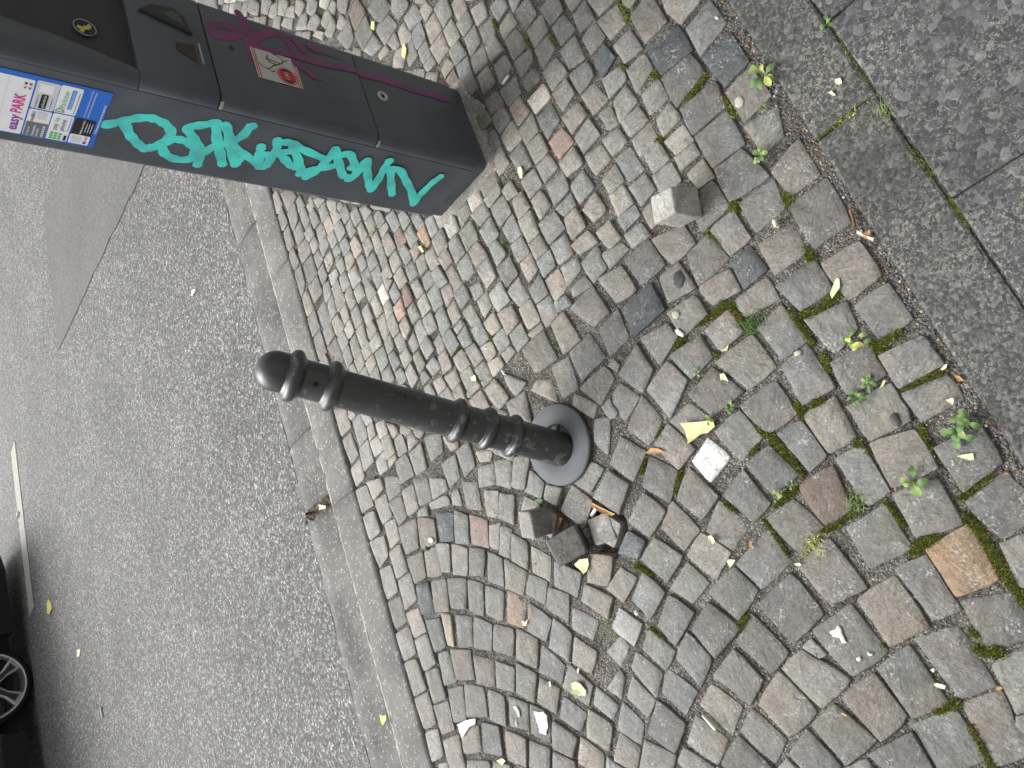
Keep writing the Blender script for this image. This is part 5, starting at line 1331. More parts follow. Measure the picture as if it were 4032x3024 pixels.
# ------------------------------------------------------------------ litter, leaves, weeds
IT = {"leaves": [["leaf", "leafp", [[-0.0937, 0.9964], [-0.0905, 0.9552], [-0.0854, 0.9154], [-0.0994, 0.911], [-0.1143, 0.9297], [-0.1191, 0.9485], [-0.1277, 0.9582], [-0.141, 0.9776], [-0.1247, 0.9846], [-0.1081, 0.9892]], 0.016, "large curled pale yellow leaf beside the white cobblestone"], ["leaf", "leafb", [[-0.1687, 1.1], [-0.1546, 1.0812], [-0.1557, 1.0604], [-0.1633, 1.0425], [-0.1692, 1.071]], 0.006, "small brown leaf on the joint near the large pale yellow leaf"], ["leaf", "leafc", [[-0.0378, 0.4483], [-0.0345, 0.438], [-0.0361, 0.4351], [-0.0474, 0.4367], [-0.041, 0.4454]], 0.004, "small cream leaf on a cobblestone next to the concrete border"], ["leaf", "leafg", [[-0.1361, 0.4319], [-0.1321, 0.4188], [-0.1298, 0.406], [-0.1409, 0.4048], [-0.1429, 0.4118], [-0.1402, 0.4204]], 0.003, "pale green tapering leaf lying flat on a dark cobblestone by the border"], ["leaf", "leafg", [[0.199, 0.6391], [0.1966, 0.6338], [0.1786, 0.6322], [0.1587, 0.6486], [0.1698, 0.6521], [0.1836, 0.6465]], 0.004, "narrow pale green leaf at a mossy joint near the border"], ["leaf", "leafb", [[0.0058, 0.4346], [0.0041, 0.4259], [-0.004, 0.4188], [-0.0055, 0.4289]], 0.004, "orange brown leaf against the concrete border beside moss"], ["leaf", "leafc", [[0.016, 0.4566], [0.024, 0.4491], [0.0255, 0.4446], [0.019, 0.4462], [0.0143, 0.4521]], 0.005, "tan leaf on the moss next to the orange brown leaf"], ["leaf", "leafp", [[-0.0161, 0.5607], [-0.0024, 0.554], [-0.0025, 0.549], [-0.0127, 0.5541]], 0.003, "small tan leaf at the end of a row of weeds"], ["leaf", "leafg", [[0.0158, 0.898], [0.0176, 0.8867], [-0.0005, 0.8758], [0.0036, 0.8892], [0.0017, 0.8959]], 0.003, "small pale torn leaf on a grey cobblestone below the scratched olive one"], ["leaf", "leafp", [[0.0659, 0.8928], [0.0734, 0.8814], [0.0791, 0.8747], [0.0674, 0.8793], [0.0656, 0.886]], 0.003, "tiny yellow leaf in the joint under the grass tuft"], ["leaf", "leafg", [[-0.7802, 1.3413], [-0.7711, 1.3253], [-0.7716, 1.3096], [-0.7887, 1.2944], [-0.8014, 1.2977], [-0.8067, 1.3165], [-0.8025, 1.3353], [-0.7898, 1.3415]], 0.01, "pale yellow green oval leaf on a brown cobblestone"], ["leaf", "leafg", [[-1.0864, 1.6398], [-1.0691, 1.6124], [-1.073, 1.601], [-1.0902, 1.6128], [-1.089, 1.6243]], 0.005, "pale green folded leaf in the paving near the kerb row"], ["leaf", "leafy", [[-1.1577, 2.2846], [-1.1606, 2.2733], [-1.1488, 2.2449], [-1.1647, 2.2452], [-1.191, 2.2683], [-1.1817, 2.2795]], 0.006, "yellow leaf lying in the gutter"], ["leaf", "leafc", [[-0.4595, 2.6878], [-0.4597, 2.634], [-0.4718, 2.6381], [-0.4803, 2.6805]], 0.006, "cream leaf in the debris of the open gutter joint"], ["leaf", "leafy", [[-1.6842, 6.8941], [-1.6229, 6.8129], [-1.6857, 6.7547], [-1.7447, 6.8036], [-1.7504, 6.8974]], 0.02, "yellow green leaf on the road beside the lane marking"], ["leaf", "leafc", [[-1.8423, 6.0712], [-1.8199, 6.0005], [-1.8732, 6.0155], [-1.8895, 6.067]], 0.012, "small cream leaf on the road nearer the kerb than the car wheel"], ["leaf", "leafc", [[0.4731, 3.9544], [0.4964, 3.9303], [0.4986, 3.8875], [0.4805, 3.8979], [0.4645, 3.9314]], 0.01, "cream leaf on the open asphalt beside the ticket machine"], ["leaf", "leafc", [[0.5998, 1.5201], [0.6011, 1.5105], [0.5892, 1.5013], [0.5661, 1.5017], [0.568, 1.5111], [0.5865, 1.5203]], 0.002, "pale oval leaf on a cobblestone in front of the ticket machine"], ["leaf", "leafb", [[-0.3045, 1.2711], [-0.3033, 1.2589], [-0.314, 1.2293], [-0.3236, 1.1917], [-0.3294, 1.2033], [-0.3223, 1.2413], [-0.3136, 1.2682]], 0.01, "curled brown leaf at the hole beside the leaning bollard"], ["leaf", "leafb", [[-0.3883, 1.4166], [-0.3588, 1.396], [-0.3577, 1.386], [-0.3804, 1.3931], [-0.3895, 1.4065]], 0.012, "folded orange brown leaf between the lifted cobblestones"], ["leaf", "leafg", [[-0.4703, 1.3297], [-0.4525, 1.3074], [-0.4458, 1.2795], [-0.4792, 1.2831], [-0.4878, 1.2925], [-0.4796, 1.3141]], 0.015, "crumpled pale green leaf under the tipped dark cobblestone"], ["leaf", "weed", [[-0.3203, 1.4739], [-0.3107, 1.4528], [-0.3143, 1.4391], [-0.3282, 1.4531]], 0.006, "dark green leaf in the hole behind the lifted cobblestone"], ["leaf", "leafg", [[-0.3933, 0.8857], [-0.3866, 0.8812], [-0.3862, 0.8657], [-0.3949, 0.8702], [-0.4039, 0.877], [-0.4006, 0.8814]], 0.003, "ragged pale green leaf at the corner of three grey cobblestones"], ["leaf", "leafb", [[-0.3439, 0.8326], [-0.341, 0.8261], [-0.3489, 0.8262], [-0.3519, 0.8199], [-0.3586, 0.8264], [-0.3537, 0.8327]], 0.004, "small orange brown leaf scrap on a grey cobblestone"], ["leaf", "leafc", [[-0.3436, 0.9329], [-0.34, 0.9213], [-0.351, 0.9122], [-0.3601, 0.9193], [-0.3552, 0.9284]], 0.008, "crumpled cream scrap on the joint above the tan cobblestone"], ["leaf", "leafg", [[-0.373, 0.7329], [-0.3693, 0.7212], [-0.3724, 0.7174], [-0.3767, 0.7213], [-0.3761, 0.7291]], 0.003, "little pale green leaf near the tuft of dry grass"], ["leaf", "leafc", [[-0.5467, 0.4739], [-0.5434, 0.4678], [-0.5447, 0.4544], [-0.5516, 0.456], [-0.5521, 0.4634], [-0.5509, 0.4709]], 0.003, "long cream leaf scrap across a joint between large cobblestones"], ["leaf", "leafc", [[-0.5235, 0.4797], [-0.519, 0.4751], [-0.5232, 0.4721], [-0.5273, 0.4752]], 0.003, "tiny cream leaf scrap in a joint above the long one"], ["leaf", "leafb", [[-0.6519, 0.6431], [-0.6467, 0.6376], [-0.6512, 0.6288], [-0.6535, 0.6306], [-0.6531, 0.6413]], 0.003, "small orange leaf scrap on a dark green grey cobblestone"], ["leaf", "leafb", [[-0.5229, 0.3746], [-0.5253, 0.3665], [-0.5319, 0.3734], [-0.5295, 0.3761]], 0.004, "small orange leaf in a joint at the right edge"], ["leaf", "leafc", [[-0.6593, 1.5265], [-0.6552, 1.5191], [-0.6621, 1.5157], [-0.6496, 1.5047], [-0.6682, 1.5086], [-0.6706, 1.5194]], 0.004, "forked cream leaf scrap below the orange brown cobblestone"], ["leaf", "leafc", [[-0.801, 1.4272], [-0.7967, 1.4204], [-0.8106, 1.4172], [-0.8149, 1.4241]], 0.003, "narrow cream leaf scrap next to the pale oval leaf cobblestones"], ["leaf", "leafc", [[-0.74, 1.3248], [-0.736, 1.3184], [-0.7479, 1.3186], [-0.7496, 1.325]], 0.003, "little cream chip above the oval leaf"], ["leaf", "leafc", [[0.585, 0.6372], [0.5838, 0.6263], [0.5744, 0.623], [0.5698, 0.629], [0.5758, 0.6363]], 0.004, "round cream leaf on the aggregate border"], ["leaf", "leafc", [[0.5625, 0.6504], [0.5642, 0.6439], [0.5534, 0.6356], [0.5536, 0.6415]], 0.004, "small cream leaf on the border near the round one"], ["leaf", "leafp", [[0.4434, 1.9827], [0.4446, 1.9637], [0.423, 1.9454], [0.4209, 1.9579]], 0.004, "pale yellow leaf beside the ochre cobblestone by the ticket machine"], ["leaf", "leafp", [[1.0969, 2.0556], [1.1171, 2.0452], [1.0932, 2.0259], [1.0614, 2.0364], [1.0793, 2.0559]], 0.004, "pale yellow leaf in a joint behind the ticket machine"], ["leaf", "leafp", [[1.2523, 2.2307], [1.2447, 2.2089], [1.2142, 2.2096], [1.2277, 2.2313]], 0.003, "small straw coloured scrap behind the ticket machine"], ["leaf", "leafg", [[0.0214, 1.7312], [0.0282, 1.7095], [0.0104, 1.7044], [0.0106, 1.726]], 0.003, "pale triangular leaf scrap between grey green cobblestones above the bollard"], ["leaf", "leafc", [[0.2848, 0.5987], [0.274, 0.5851], [0.2644, 0.5667], [0.2595, 0.5684], [0.2691, 0.5869], [0.2778, 0.5988]], 0.006, "dry curled strip of leaf beside the border joint"], ["leaf", "leafb", [[0.2775, 0.5851], [0.2832, 0.5765], [0.274, 0.5733], [0.2701, 0.5818]], 0.004, "pinkish brown leaf scrap beside the dry curled strip"], ["paper_scrap", "white", [[-1.0327, 1.8087], [-1.0108, 1.7739], [-0.9911, 1.7274], [-1.0076, 1.7277], [-1.025, 1.7572], [-1.0539, 1.779], [-1.0693, 1.7921], [-1.0538, 1.8048]], 0.008, "crumpled white paper scrap on cobblestones near the kerb row"]], "sticks": [["cigarette_butt", "white", [[0.8471, 1.5738], [0.8635, 1.5489]], 0.0042, "white cigarette end on cobblestones in front of the ticket machine"], ["cigarette_butt", "leafc", [[0.3311, 0.7653], [0.3151, 0.7594]], 0.0048, "stubbed cigarette end in a wide joint below the loose cobblestone"], ["paper_stick", "white", [[-2.088, 5.5416], [-2.1502, 5.5003]], 0.006, "white stick on the road"], ["paper_stick", "white", [[-1.0582, 7.8065], [-1.1092, 7.8289]], 0.012, "white scrap on the road beside the lane marking"], ["plastic_strip", "white", [[-0.7463, 0.9505], [-0.769, 0.9183]], 0.0035, "narrow white plastic strip stuck in a joint"], ["cigarette_butt", "white", [[0.0398, 1.5953], [0.0259, 1.5806]], 0.003, "thin white scrap in a joint beside the tan cobblestone"], ["twig", "wood", [[0.3254, 0.6103], [0.3087, 0.6053], [0.2906, 0.6021]], 0.0032, "brown twig lying in the gap along the border"], ["paper_filter", "white", [[-0.3369, 1.2686], [-0.3166, 1.2531]], 0.0045, "white cigarette end on the sunken loose cobblestone"]], "stains": [["paint_stain", "paintw", [[-0.4954, 0.6627], [-0.4872, 0.6499], [-0.4792, 0.6462], [-0.483, 0.639], [-0.4934, 0.6374], [-0.5029, 0.6322], [-0.5111, 0.6287], [-0.5131, 0.6376], [-0.5036, 0.6429], [-0.5047, 0.6555]]], ["paint_stain", "paintw", [[-0.5179, 0.5906], [-0.5202, 0.5855], [-0.5185, 0.5787], [-0.5246, 0.5822], [-0.5245, 0.589]]], ["paint_stain", "paintw", [[-0.5353, 0.6115], [-0.5323, 0.6062], [-0.5283, 0.6044], [-0.5345, 0.6011], [-0.5407, 0.6046], [-0.5402, 0.6098]]], ["paint_stain", "paintw", [[-0.8968, 1.4881], [-0.8956, 1.4671], [-0.8879, 1.4496], [-0.8962, 1.4361], [-0.9226, 1.4331], [-0.9472, 1.4404], [-0.9524, 1.4646], [-0.9359, 1.4678], [-0.9189, 1.478]]], ["paint_stain", "paintw", [[-0.9102, 1.5683], [-0.9032, 1.5533], [-0.9129, 1.5424], [-0.9299, 1.5391], [-0.9321, 1.5464], [-0.9188, 1.5536]]], ["paint_stain", "paintw", [[-0.9381, 1.5576], [-0.9499, 1.5541], [-0.9643, 1.5507], [-0.9589, 1.558]]], ["chewing_gum", "gum", [[0.603, 0.8541], [0.6091, 0.8475], [0.6086, 0.8388], [0.599, 0.8325], [0.5879, 0.8348], [0.5843, 0.8435], [0.5886, 0.8521]]], ["chewing_gum", "gum", [[0.0558, 0.7293], [0.0611, 0.7214], [0.0588, 0.7118], [0.0515, 0.7157], [0.0482, 0.7255]]], ["chewing_gum", "gum", [[0.1582, 1.0227], [0.1639, 1.015], [0.1609, 1.0026], [0.1523, 1.0003], [0.1444, 1.0078], [0.1472, 1.0178]]], ["dark_spot", "damp", [[0.2524, 1.0112], [0.2552, 0.9988], [0.2459, 0.9915], [0.2347, 0.9843], [0.2166, 0.9919], [0.2134, 1.0018], [0.2231, 1.0141], [0.2381, 1.0164]]], ["dark_spot", "damp", [[-0.0694, 0.5448], [-0.0625, 0.5382], [-0.064, 0.5317], [-0.0808, 0.5239], [-0.0894, 0.5272], [-0.0863, 0.5368], [-0.0779, 0.5432]]], ["paint_stain", "paintw", [[0.1194, 1.0132], [0.1232, 1.0057], [0.1096, 0.9886], [0.1013, 0.9912], [0.1086, 1.0084]]], ["paint_stain", "paintw", [[0.7993, 0.9005], [0.7989, 0.8937], [0.7913, 0.8893], [0.7917, 0.8961]]], ["chewing_gum", "gum", [[-0.5523, 1.1414], [-0.5484, 1.1331], [-0.5556, 1.125], [-0.5634, 1.1306], [-0.5606, 1.1388]]], ["white_chip", "white", [[-0.4829, 1.9391], [-0.4819, 1.9261], [-0.4897, 1.9185], [-0.4992, 1.929], [-0.4978, 1.942], [-0.4888, 1.9471]]]], "weeds": [[[0.6355, 0.7835], 7, 0.034, "largest weed rosette with a yellow leaf at the border edge", 1], [[0.5662, 0.7862], 5, 0.013, "tiny clover like seedling below the weed rosette at the border", 0], [[0.471, 0.7943], 8, 0.02, "leafy weed tuft in the joint between two pale cobblestones near the border", 0], [[0.0714, 0.6029], 12, 0.026, "round weed rosette with yellowing leaves beside the narrow pale green leaf", 1], [[-0.0086, 0.5802], 9, 0.02, "weed row along a dark cobblestone, its upper plant", 0], [[-0.0343, 0.6028], 7, 0.02, "weed row along a dark cobblestone, its lower plant", 0], [[-0.0825, 0.4235], 16, 0.026, "spreading leafy weed with brown litter next to the border", 0], [[-0.1888, 0.5002], 6, 0.032, "dark green rosette of broad leaves on a pale speckled cobblestone", 0], [[-0.2398, 0.7644], 5, 0.016, "seedling with light green leaves in a mossy joint", 0], [[-0.2146, 0.7345], 4, 0.013, "second smaller seedling near the light green one", 0], [[-0.059, 0.8729], 7, 0.016, "small weed at the corner of a dark cobblestone above the large leaf", 0], [[-0.0822, 0.9234], 6, 0.014, "small weed tucked under the large curled leaf", 0], [[0.022, 0.951], 5, 0.014, "bright little weed between two grey green cobblestones", 0], [[0.09, 1.7546], 4, 0.014, "clover in a joint above the leaning bollard", 0], [[0.5438, 2.2202], 5, 0.016, "small weed among the cobbles between kerb and ticket machine", 0], [[0.6966, 0.6505], 5, 0.016, "small weed at the joint of the large aggregate slabs", 0]], "tufts": [[[0.1239, 0.8212], 60, 0.04, "largest grass tuft in a mossy joint between scuffed cobblestones", "weed"], [[-0.2395, 0.6092], 70, 0.026, "pale green cushion of grass beside the rust stained cobblestone", "weedl"], [[-0.3315, 0.6893], 45, 0.032, "dry grass tuft between large cobblestones", "weedy"], [[0.4015, 1.5836], 40, 0.018, "low grass cushion in front of the ticket machine", "weed"], [[0.4578, 1.706], 26, 0.022, "small grass tuft near the ticket machine foot", "weed"], [[0.7972, 1.472], 26, 0.024, "small grass tuft next to a cream cobblestone", "weed"], [[0.1047, 1.3969], 30, 0.018, "low grass in the big pinkish cobblestone", "weed"], [[0.4999, 0.5509], 60, 0.03, "pale green grass tuft at the border joint", "weedl"], [[0.5052, 0.6119], 40, 0.022, "dry grass along the cross joint of the border", "weedy"], [[0.4381, 1.9568], 22, 0.022, "grass beside the ochre cobblestone", "weed"], [[0.892, 1.1398], 40, 0.022, "pale grass cushion at the edge of paving near the top", "weedl"]], "moss": [[[0.6461, 0.9695], [0.6767, 0.9309], 0.0072], [[0.6125, 0.8786], [0.5774, 0.8607], 0.0059], [[0.5701, 1.0487], [0.5637, 1.0595], 0.0059], [[0.7306, 1.0787], [0.7182, 1.0572], 0.0059], [[0.7708, 1.1611], [0.76, 1.1458], 0.0046], [[0.9342, 1.1663], [0.8845, 1.1399], 0.0059], [[0.3833, 0.8665], [0.368, 0.8576], 0.0092], [[0.38, 0.7448], [0.3625, 0.7341], 0.0092], [[0.3285, 0.9237], [0.302, 0.8955], 0.0046], [[0.26, 0.7059], [0.2427, 0.6904], 0.0092], [[0.1766, 0.8973], [0.1657, 0.8665], 0.0065], [[0.1302, 0.9559], [0.1548, 0.9039], 0.0065], [[0.1548, 0.9039], [0.1685, 0.8665], 0.0059], [[0.1492, 0.8668], [0.114, 0.8311], 0.0065], [[0.134, 0.7344], [0.0802, 0.6978], 0.0072], [[0.0844, 1.0174], [0.098, 0.9966], 0.0078], [[0.0694, 0.9372], [0.0571, 0.9117], 0.0059], [[-0.0271, 0.9681], [0.0014, 0.9512], 0.0039], [[-0.0529, 0.7261], [-0.0733, 0.7103], 0.0085], [[0.132, 0.7076], [0.1359, 0.6918], 0.0085], [[0.1308, 0.6919], [0.1668, 0.6404], 0.0078], [[0.0486, 0.6697], [0.0232, 0.6613], 0.0065], [[0.0596, 0.5743], [0.0636, 0.5558], 0.0105], [[0.0686, 0.5603], [0.0837, 0.5307], 0.0065], [[-0.0107, 0.5076], [0.0139, 0.4605], 0.0072], [[-0.0177, 0.5208], [-0.0094, 0.5032], 0.0039], [[-0.0474, 0.6916], [-0.0422, 0.6734], 0.0078], [[-0.141, 1.0703], [-0.1107, 1.0591], 0.0046], [[-0.2506, 1.0224], [-0.2025, 1.0079], 0.0059], [[-0.2163, 1.1156], [-0.1851, 1.1039], 0.0039], [[-0.1022, 0.8049], [-0.1274, 0.7711], 0.0092], [[-0.1274, 0.7711], [-0.1624, 0.7384], 0.0085], [[-0.1624, 0.7384], [-0.192, 0.7172], 0.0052], [[-0.2544, 0.7728], [-0.2244, 0.7338], 0.0072], [[-0.2693, 0.8912], [-0.2809, 0.8698], 0.0052], [[-0.2995, 0.7961], [-0.3525, 0.7574], 0.0052], [[-0.1403, 0.817], [-0.1517, 0.8289], 0.0046], [[-0.1201, 0.6097], [-0.1387, 0.5909], 0.0072], [[-0.0963, 0.4913], [-0.1417, 0.4791], 0.0078], [[-0.2051, 0.4223], [-0.1711, 0.3868], 0.0078], [[-0.2342, 0.5526], [-0.2669, 0.5282], 0.0059], [[-0.3001, 0.6767], [-0.2813, 0.6461], 0.0072], [[-0.2757, 0.6411], [-0.258, 0.6163], 0.0052], [[-0.3132, 0.5068], [-0.2875, 0.4723], 0.0105], [[-0.2452, 0.4228], [-0.261, 0.4072], 0.0092], [[-0.261, 0.4072], [-0.2766, 0.3918], 0.0078], [[-0.281, 0.3919], [-0.3082, 0.3693], 0.0078], [[-0.3093, 0.3769], [-0.3482, 0.3512], 0.0105], [[-0.3525, 0.3512], [-0.3754, 0.3369], 0.0078], [[-0.4736, 0.4096], [-0.4652, 0.3748], 0.0105], [[-0.4496, 0.4015], [-0.4434, 0.4132], 0.0046], [[-0.5829, 0.4509], [-0.5748, 0.4386], 0.0085], [[-0.5982, 0.4718], [-0.5852, 0.4509], 0.0052], [[-0.6124, 0.4151], [-0.6458, 0.396], 0.0065], [[-0.6471, 0.3998], [-0.6645, 0.3866], 0.0065], [[-0.5355, 0.8612], [-0.5075, 0.8458], 0.0065], [[-0.5863, 1.0917], [-0.6039, 1.063], 0.0052], [[-0.4451, 1.1342], [-0.4572, 1.0971], 0.0052], [[-0.5008, 0.5627], [-0.51, 0.561], 0.0052], [[0.1499, 1.6527], [0.1236, 1.6444], 0.0046], [[0.0931, 1.8154], [0.1112, 1.7849], 0.0046], [[0.0064, 1.7], [0.0137, 1.683], 0.0033], [[1.0423, 1.6195], [1.0151, 1.6039], 0.0039], [[0.9438, 1.4871], [0.9141, 1.471], 0.0046], [[0.9207, 1.3966], [0.8993, 1.3832], 0.0059], [[0.6254, 2.9066], [0.6479, 2.8844], 0.0026], [[0.4559, 2.5342], [0.4833, 2.4536], 0.0026], [[0.4391, 2.5528], [0.4631, 2.516], 0.002], [[0.5427, 2.7926], [0.5263, 2.7828], 0.002], [[-0.3178, 2.2501], [-0.3346, 2.2396], 0.0026], [[-0.515, 1.9673], [-0.5294, 1.9544], 0.0026], [[0.4216, 0.5155], [0.4094, 0.5025], 0.0065], [[0.4038, 0.4983], [0.3662, 0.4731], 0.0072], [[0.3143, 0.4385], [0.3032, 0.4265], 0.0059], [[0.2943, 0.4266], [0.2654, 0.413], 0.0065], [[0.2662, 0.4617], [0.2688, 0.4637], 0.0007], [[0.6931, 0.6387], [0.6373, 0.6196], 0.0013], [[0.6373, 0.6196], [0.5502, 0.5729], 0.0013], [[0.4781, 0.6744], [0.4988, 0.6362], 0.0026], [[0.5074, 0.6311], [0.5289, 0.592], 0.0039]]}
rl = random.Random(3)
def leaf_mesh(pts, curl, r, thick=.0006, zoff=0.0):
    p = np.array(pts); c = p.mean(0); d = p - c; u, s_, vt = np.linalg.svd(d); ax = vt[0]; nn = vt[1]; hw = np.abs(d @ nn).max() + 1e-6; hl = np.abs(d @ ax).max() + 1e-6
    ph = r.uniform(-.6, .6)
    def z(q): a = (q @ nn)/hw; b = (q @ ax)/hl; return .0015 + zoff + curl*(.55*a*a + .35*max(0, b+ph)**2) + curl*.12*math.sin(9*a + 5*b)
    # densify outline
    o = []
    n = len(p)
    for i in range(n):
        a, b = d[i], d[(i+1) % n]
        for k in range(2): o.append(a + (b-a)*k/2 + np.array([r.uniform(-1, 1), r.uniform(-1, 1)])*.02*hw*(k > 0))
    m_ = len(o); V = []
    for k in (1.0, .66, .33):
        for q in o: V.append((q[0]*k, q[1]*k, z(q*k)))
    V.append((0, 0, z(np.zeros(2)))); F_ = []
    for k in range(2):
        for i in range(m_): j = (i+1) % m_; F_.append((k*m_+i, k*m_+j, (k+1)*m_+j, (k+1)*m_+i))
    for i in range(m_): F_.append((2*m_+i, 2*m_+(i+1) % m_, 3*m_))
    return c, mesh('leaf', V, F_, True)
for (nm, mt, pts, curl, lab) in IT['leaves']:
    zz = 0.0; c0 = np.mean(np.array(pts), 0); s_, t_ = c0 @ SD, c0 @ SN
    base = .003 if t_ < T_KERB + .17 else (-.034 if t_ < T_GUT else -.043)
    if np.hypot(*(c0 - LOOSE_HOLE)) < .075: base = -.018
    c, me = leaf_mesh(pts, curl, rl, 0); o = link(nm, me, MAT[mt]); o.location = (c[0], c[1], base)
    tag(o, lab, 'paper' if nm == 'paper_scrap' else 'leaf')
def tube(pts, r, seg=7):
    V = []; F_ = []; n = len(pts)
    for i, p in enumerate(pts):
        a = Vector(pts[min(i+1, n-1)]) - Vector(pts[max(i-1, 0)]); a.normalize(); u = a.cross(Vector((0, 0, 1))); u.normalize(); w = u.cross(a)
        for k in range(seg):
            th = 2*math.pi*k/seg; V.append(Vector(p) + (u*math.cos(th) + w*math.sin(th))*r)
    for i in range(n-1):
        for k in range(seg): j = (k+1) % seg; F_.append((i*seg+k, i*seg+j, (i+1)*seg+j, (i+1)*seg+k))
    F_.append(tuple(range(seg))); F_.append(tuple((n-1)*seg + k for k in reversed(range(seg)))); return V, F_
for (nm, mt, pts, r_, lab) in IT['sticks']:
    c = np.mean(np.array(pts), 0); base = .003 + r_ if c @ SN < T_KERB else -.043 + r_
    if nm == 'paper_filter': base = .006
    V, F_ = tube([(p[0]-c[0], p[1]-c[1], 0) for p in pts], r_); o = link('cigarette_butt' if nm == 'paper_filter' else nm, mesh(nm, V, F_, True), MAT[mt]); o.location = (c[0], c[1], base)
    tag(o, lab, {'twig': 'twig', 'plastic_strip': 'plastic strip', 'paper_stick': 'stick'}.get(nm, 'cigarette butt'))
# stem of the big leaf
for (nm, mt, pts) in IT['stains']:
    p = np.array(pts); c = p.mean(0); V = []; F_ = []; o_ = []
    n = len(p)
    for i in range(n):
        a, b = p[i]-c, p[(i+1) % n]-c
        for k in range(3): o_.append((a + (b-a)*k/3) * (1 + rl.uniform(-.06, .06)))
    m_ = len(o_); zz = .0042 if nm != 'white_chip' else .006
    V = [(q[0], q[1], zz - .0012) for q in o_] + [(q[0]*.9, q[1]*.9, zz) for q in o_] + [(0, 0, zz + .0003)]
    F_ = [(i, (i+1) % m_, m_+(i+1) % m_, m_+i) for i in range(m_)] + [(m_+i, m_+(i+1) % m_, 2*m_) for i in range(m_)]
    o = link(nm, mesh(nm, V, F_, True), MAT[mt], footway); o.location = (c[0], c[1], 0)
def blade_leaf(L, W, rise, r):
    V = []; F_ = []; prof = [(0, .10), (.18, .16), (.36, .42), (.52, .80), (.68, 1.0), (.82, .94), (.93, .62), (1.0, .08)]; bend = r.uniform(-.12, .12)
    for t, pw in prof:
        w = W*pw; x = L*t; y0 = bend*L*t*t; z = rise*math.sin(math.pi*.5*min(1, t*1.4)) - rise*1.1*max(0, t-.5)**2*2
        V += [(x, y0-w, z+.22*w), (x, y0, z), (x, y0+w, z+.22*w)]
    for i in range(len(prof)-1): F_ += [(3*i, 3*i+1, 3*i+4, 3*i+3), (3*i+1, 3*i+2, 3*i+5, 3*i+4)]
    return mesh('leaf', V, F_, True)
for (p, n, L, lab, yel) in IT['weeds']:
    w = empty('weed', (p[0], p[1], -.004)); tag(w, lab, 'weed')
    for k in range(n):
        Lk = L*rl.uniform(.65, 1.1); me = blade_leaf(Lk, Lk*rl.uniform(.20, .28), Lk*rl.uniform(.25, .55), rl)
        mt = MAT['weedy'] if (yel and k % 4 == 0) else (MAT['weedl'] if rl.random() < .35 else MAT['weed'])
        o = link('leaf', me, mt, w); o.rotation_euler = (rl.uniform(-.2, .2), rl.uniform(-.2, .1), 2*math.pi*k/n*1.0 + rl.uniform(-.35, .35)); spread = .012 if n > 10 else .003
        o.location = (rl.uniform(-1, 1)*spread*(2 if n > 14 else 1), rl.uniform(-1, 1)*spread, rl.uniform(.004, .010) + (0 if k < n/2 else .006))
def blades(n, h, spr, r, flatw=.0011):
    V = []; F_ = []
    for k in range(n):
        a = r.uniform(0, 6.28); x, y = r.gauss(0, spr), r.gauss(0, spr); hh = h*r.uniform(.35, 1.0); lean = r.uniform(.2, 1.1); b = len(V); w = flatw*r.uniform(.6, 1.2)
        dx, dy = math.cos(a), math.sin(a)
        for t in (0, .4, .75, 1.0):
            d = hh*lean*t*t; z = hh*math.sin(min(1.5, t*1.25))*.8; ww = w*(1-t)**.7
            V += [(x+dx*d-dy*ww, y+dy*d+dx*ww, z), (x+dx*d+dy*ww, y+dy*d-dx*ww, z)]
        for i in range(3): F_.append((b+2*i, b+2*i+1, b+2*i+3, b+2*i+2))
    return V, F_
for (p, n, h, lab, mt) in IT['tufts']:
    V, F_ = blades(n*2, h*.8, .008 + .10*h, rl); o = link('grass_tuft', mesh('grass_tuft', V, F_), MAT[mt]); o.location = (p[0], p[1], -.007); tag(o, lab, 'grass')
# moss in the joints: little upright sprigs, only where no sett is
rm = random.Random(21); V = []; F_ = []; cols = []
for (a, b, w) in IT['moss']:
    a = np.array(a); b = np.array(b); L = np.hypot(*(b-a)); cnt = int(70 + (L + w)*w*2.6e6*.8)
    for k in range(min(cnt, 1500)):
        t = rm.uniform(-.15, 1.15); q = a + (b-a)*t + np.array([rm.gauss(0, w*.55), rm.gauss(0, w*.55)])
        if on_stone(q, .99) and rm.random() < .93: continue
        hgt = rm.uniform(.003, .0095); ang = rm.uniform(0, 6.28); wd = rm.uniform(.0007, .0018); ln = rm.uniform(0, .003); dx, dy = math.cos(ang), math.sin(ang); i0 = len(V)
        z0 = -.0058
        V += [(q[0]-dy*wd, q[1]+dx*wd, z0), (q[0]+dy*wd, q[1]-dx*wd, z0), (q[0]+dx*ln+dy*wd*.6, q[1]+dy*ln-dx*wd*.6, z0+hgt*.8), (q[0]+dx*ln*1.6, q[1]+dy*ln*1.6, z0+hgt), (q[0]+dx*ln-dy*wd*.6, q[1]+dy*ln+dx*wd*.6, z0+hgt*.8)]
        F_.append((i0, i0+1, i0+2, i0+3, i0+4)); u = rm.random(); g = rm.uniform(.7, 1.3)
        c = (.17*g, .22*g, .045*g) if u < .45 else ((.34*g, .37*g, .10*g) if u < .80 else (.58*g, .55*g, .27*g)); cols += [(*c, 1)]*5
me = mesh('moss', V, F_); set_attrs(me, cols, None); o = link('moss', me, MAT['attr']); tag(o, 'green and yellowish moss growing in the joints between cobblestones', 'moss', kind='stuff')
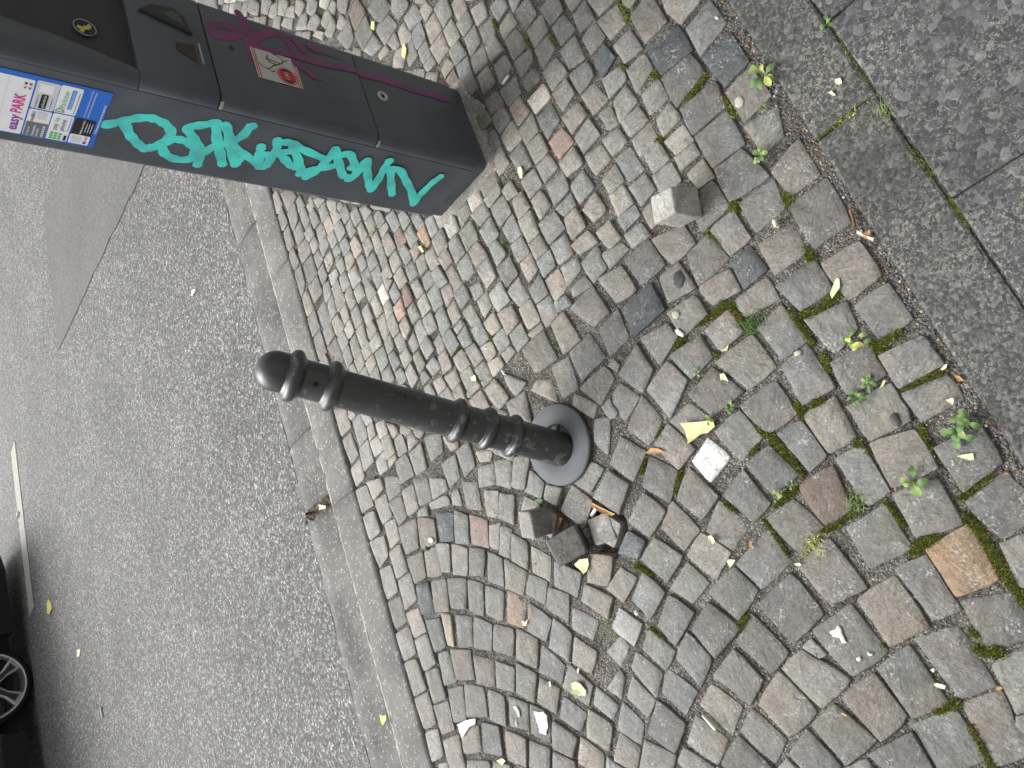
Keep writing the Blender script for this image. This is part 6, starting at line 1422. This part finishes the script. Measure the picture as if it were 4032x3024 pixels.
# grit and small stones in the joints and along the border
rg = random.Random(33); V = []; F_ = []; cols = []
def chip(x, y, z, r, c):
    i0 = len(V); a = rg.uniform(0, 6.28); k = [rg.uniform(.6, 1.15) for _ in range(5)]
    for j in range(4): V.append((x + r*k[j]*math.cos(a+j*1.57), y + r*k[j]*math.sin(a+j*1.57), z + r*rg.uniform(-.1, .25)))
    V.append((x, y, z + r*.8*k[4])); V.append((x, y, z - r*.6))
    for j in range(4): F_.append((i0+j, i0+(j+1) % 4, i0+4)); F_.append((i0+(j+1) % 4, i0+j, i0+5))
    cols.extend([(*c, 1)]*6)
cnt = 0
while cnt < 15000:
    s = rg.uniform(-.45, 2.2); t = strip_left(s) + .01 + (T_KERB - strip_left(s) - .02) * rg.random()**1.35; q = SD*s + SN*t
    if on_stone(q, 1.0) or in_meter(q, .0): continue
    u = rg.random(); g = rg.uniform(.6, 1.3)
    c = (.10*g, .094*g, .085*g) if u < .62 else ((.20*g, .19*g, .175*g) if u < .90 else ((.30*g, .29*g, .26*g) if u < .965 else ((.36*g, .20*g, .10*g) if u < .985 else (.45*g, .36*g, .20*g))))
    d = np.hypot(*(q - LOOSE_HOLE)); z = -.0068 + lump(q[0], q[1])*.8 - max(.045*max(0, 1 - (d/.115)**2), .050*max(0, 1 - (np.hypot(*(q - (-.372, 1.238)))/.075)**4))
    chip(q[0], q[1], z + .0006, min(.0042, .0009 + rg.expovariate(1/.0008)), c); cnt += 1
for k in range(1500):
    s = rg.uniform(-.3, 1.3); t = strip_left(s) + abs(rg.gauss(0, .022)) + .001; q = SD*s + SN*t
    if on_stone(q, 1.0): continue
    g = rg.uniform(.6, 1.2); u = rg.random(); c = (.17*g, .185*g, .20*g) if u < .5 else ((.13*g, .12*g, .105*g) if u < .8 else ((.30*g, .17*g, .09*g) if u < .93 else (.5*g, .48*g, .42*g)))
    chip(q[0], q[1], -.007 + rg.uniform(0, .004), rg.uniform(.001, .0045), c)
# crumbs of leaf swept into the joints near the kerb and the hole
for k in range(1100):
    s = rg.uniform(-.35, 1.6); t = T_KERB - abs(rg.gauss(0, .33)); q = SD*s + SN*t
    if t < 1.2 or on_stone(q, .99): continue
    g = rg.uniform(.7, 1.2); c = (.50*g, .40*g, .20*g) if rg.random() < .6 else (.34*g, .19*g, .09*g); chip(q[0], q[1], -.004, rg.uniform(.0012, .0034), c)
for k in range(160):
    s = .812 + rg.gauss(0, .013); t = rg.uniform(T_EDGE+.01, T_GUT+.01); q = SD*s + SN*t; g = rg.uniform(.6, 1.2)
    chip(q[0], q[1], -.040, rg.uniform(.002, .007), (.30*g, .21*g, .11*g) if rg.random() < .6 else (.12*g, .11*g, .09*g))
me = mesh('grit', V, F_); set_attrs(me, cols, None); o = link('grit', me, MAT['attr']); tag(o, 'loose grit and leaf crumbs lying in the paving joints', 'grit', kind='stuff')
for o in bpy.data.objects:
    if o.type == 'MESH': o.data.name = o.name
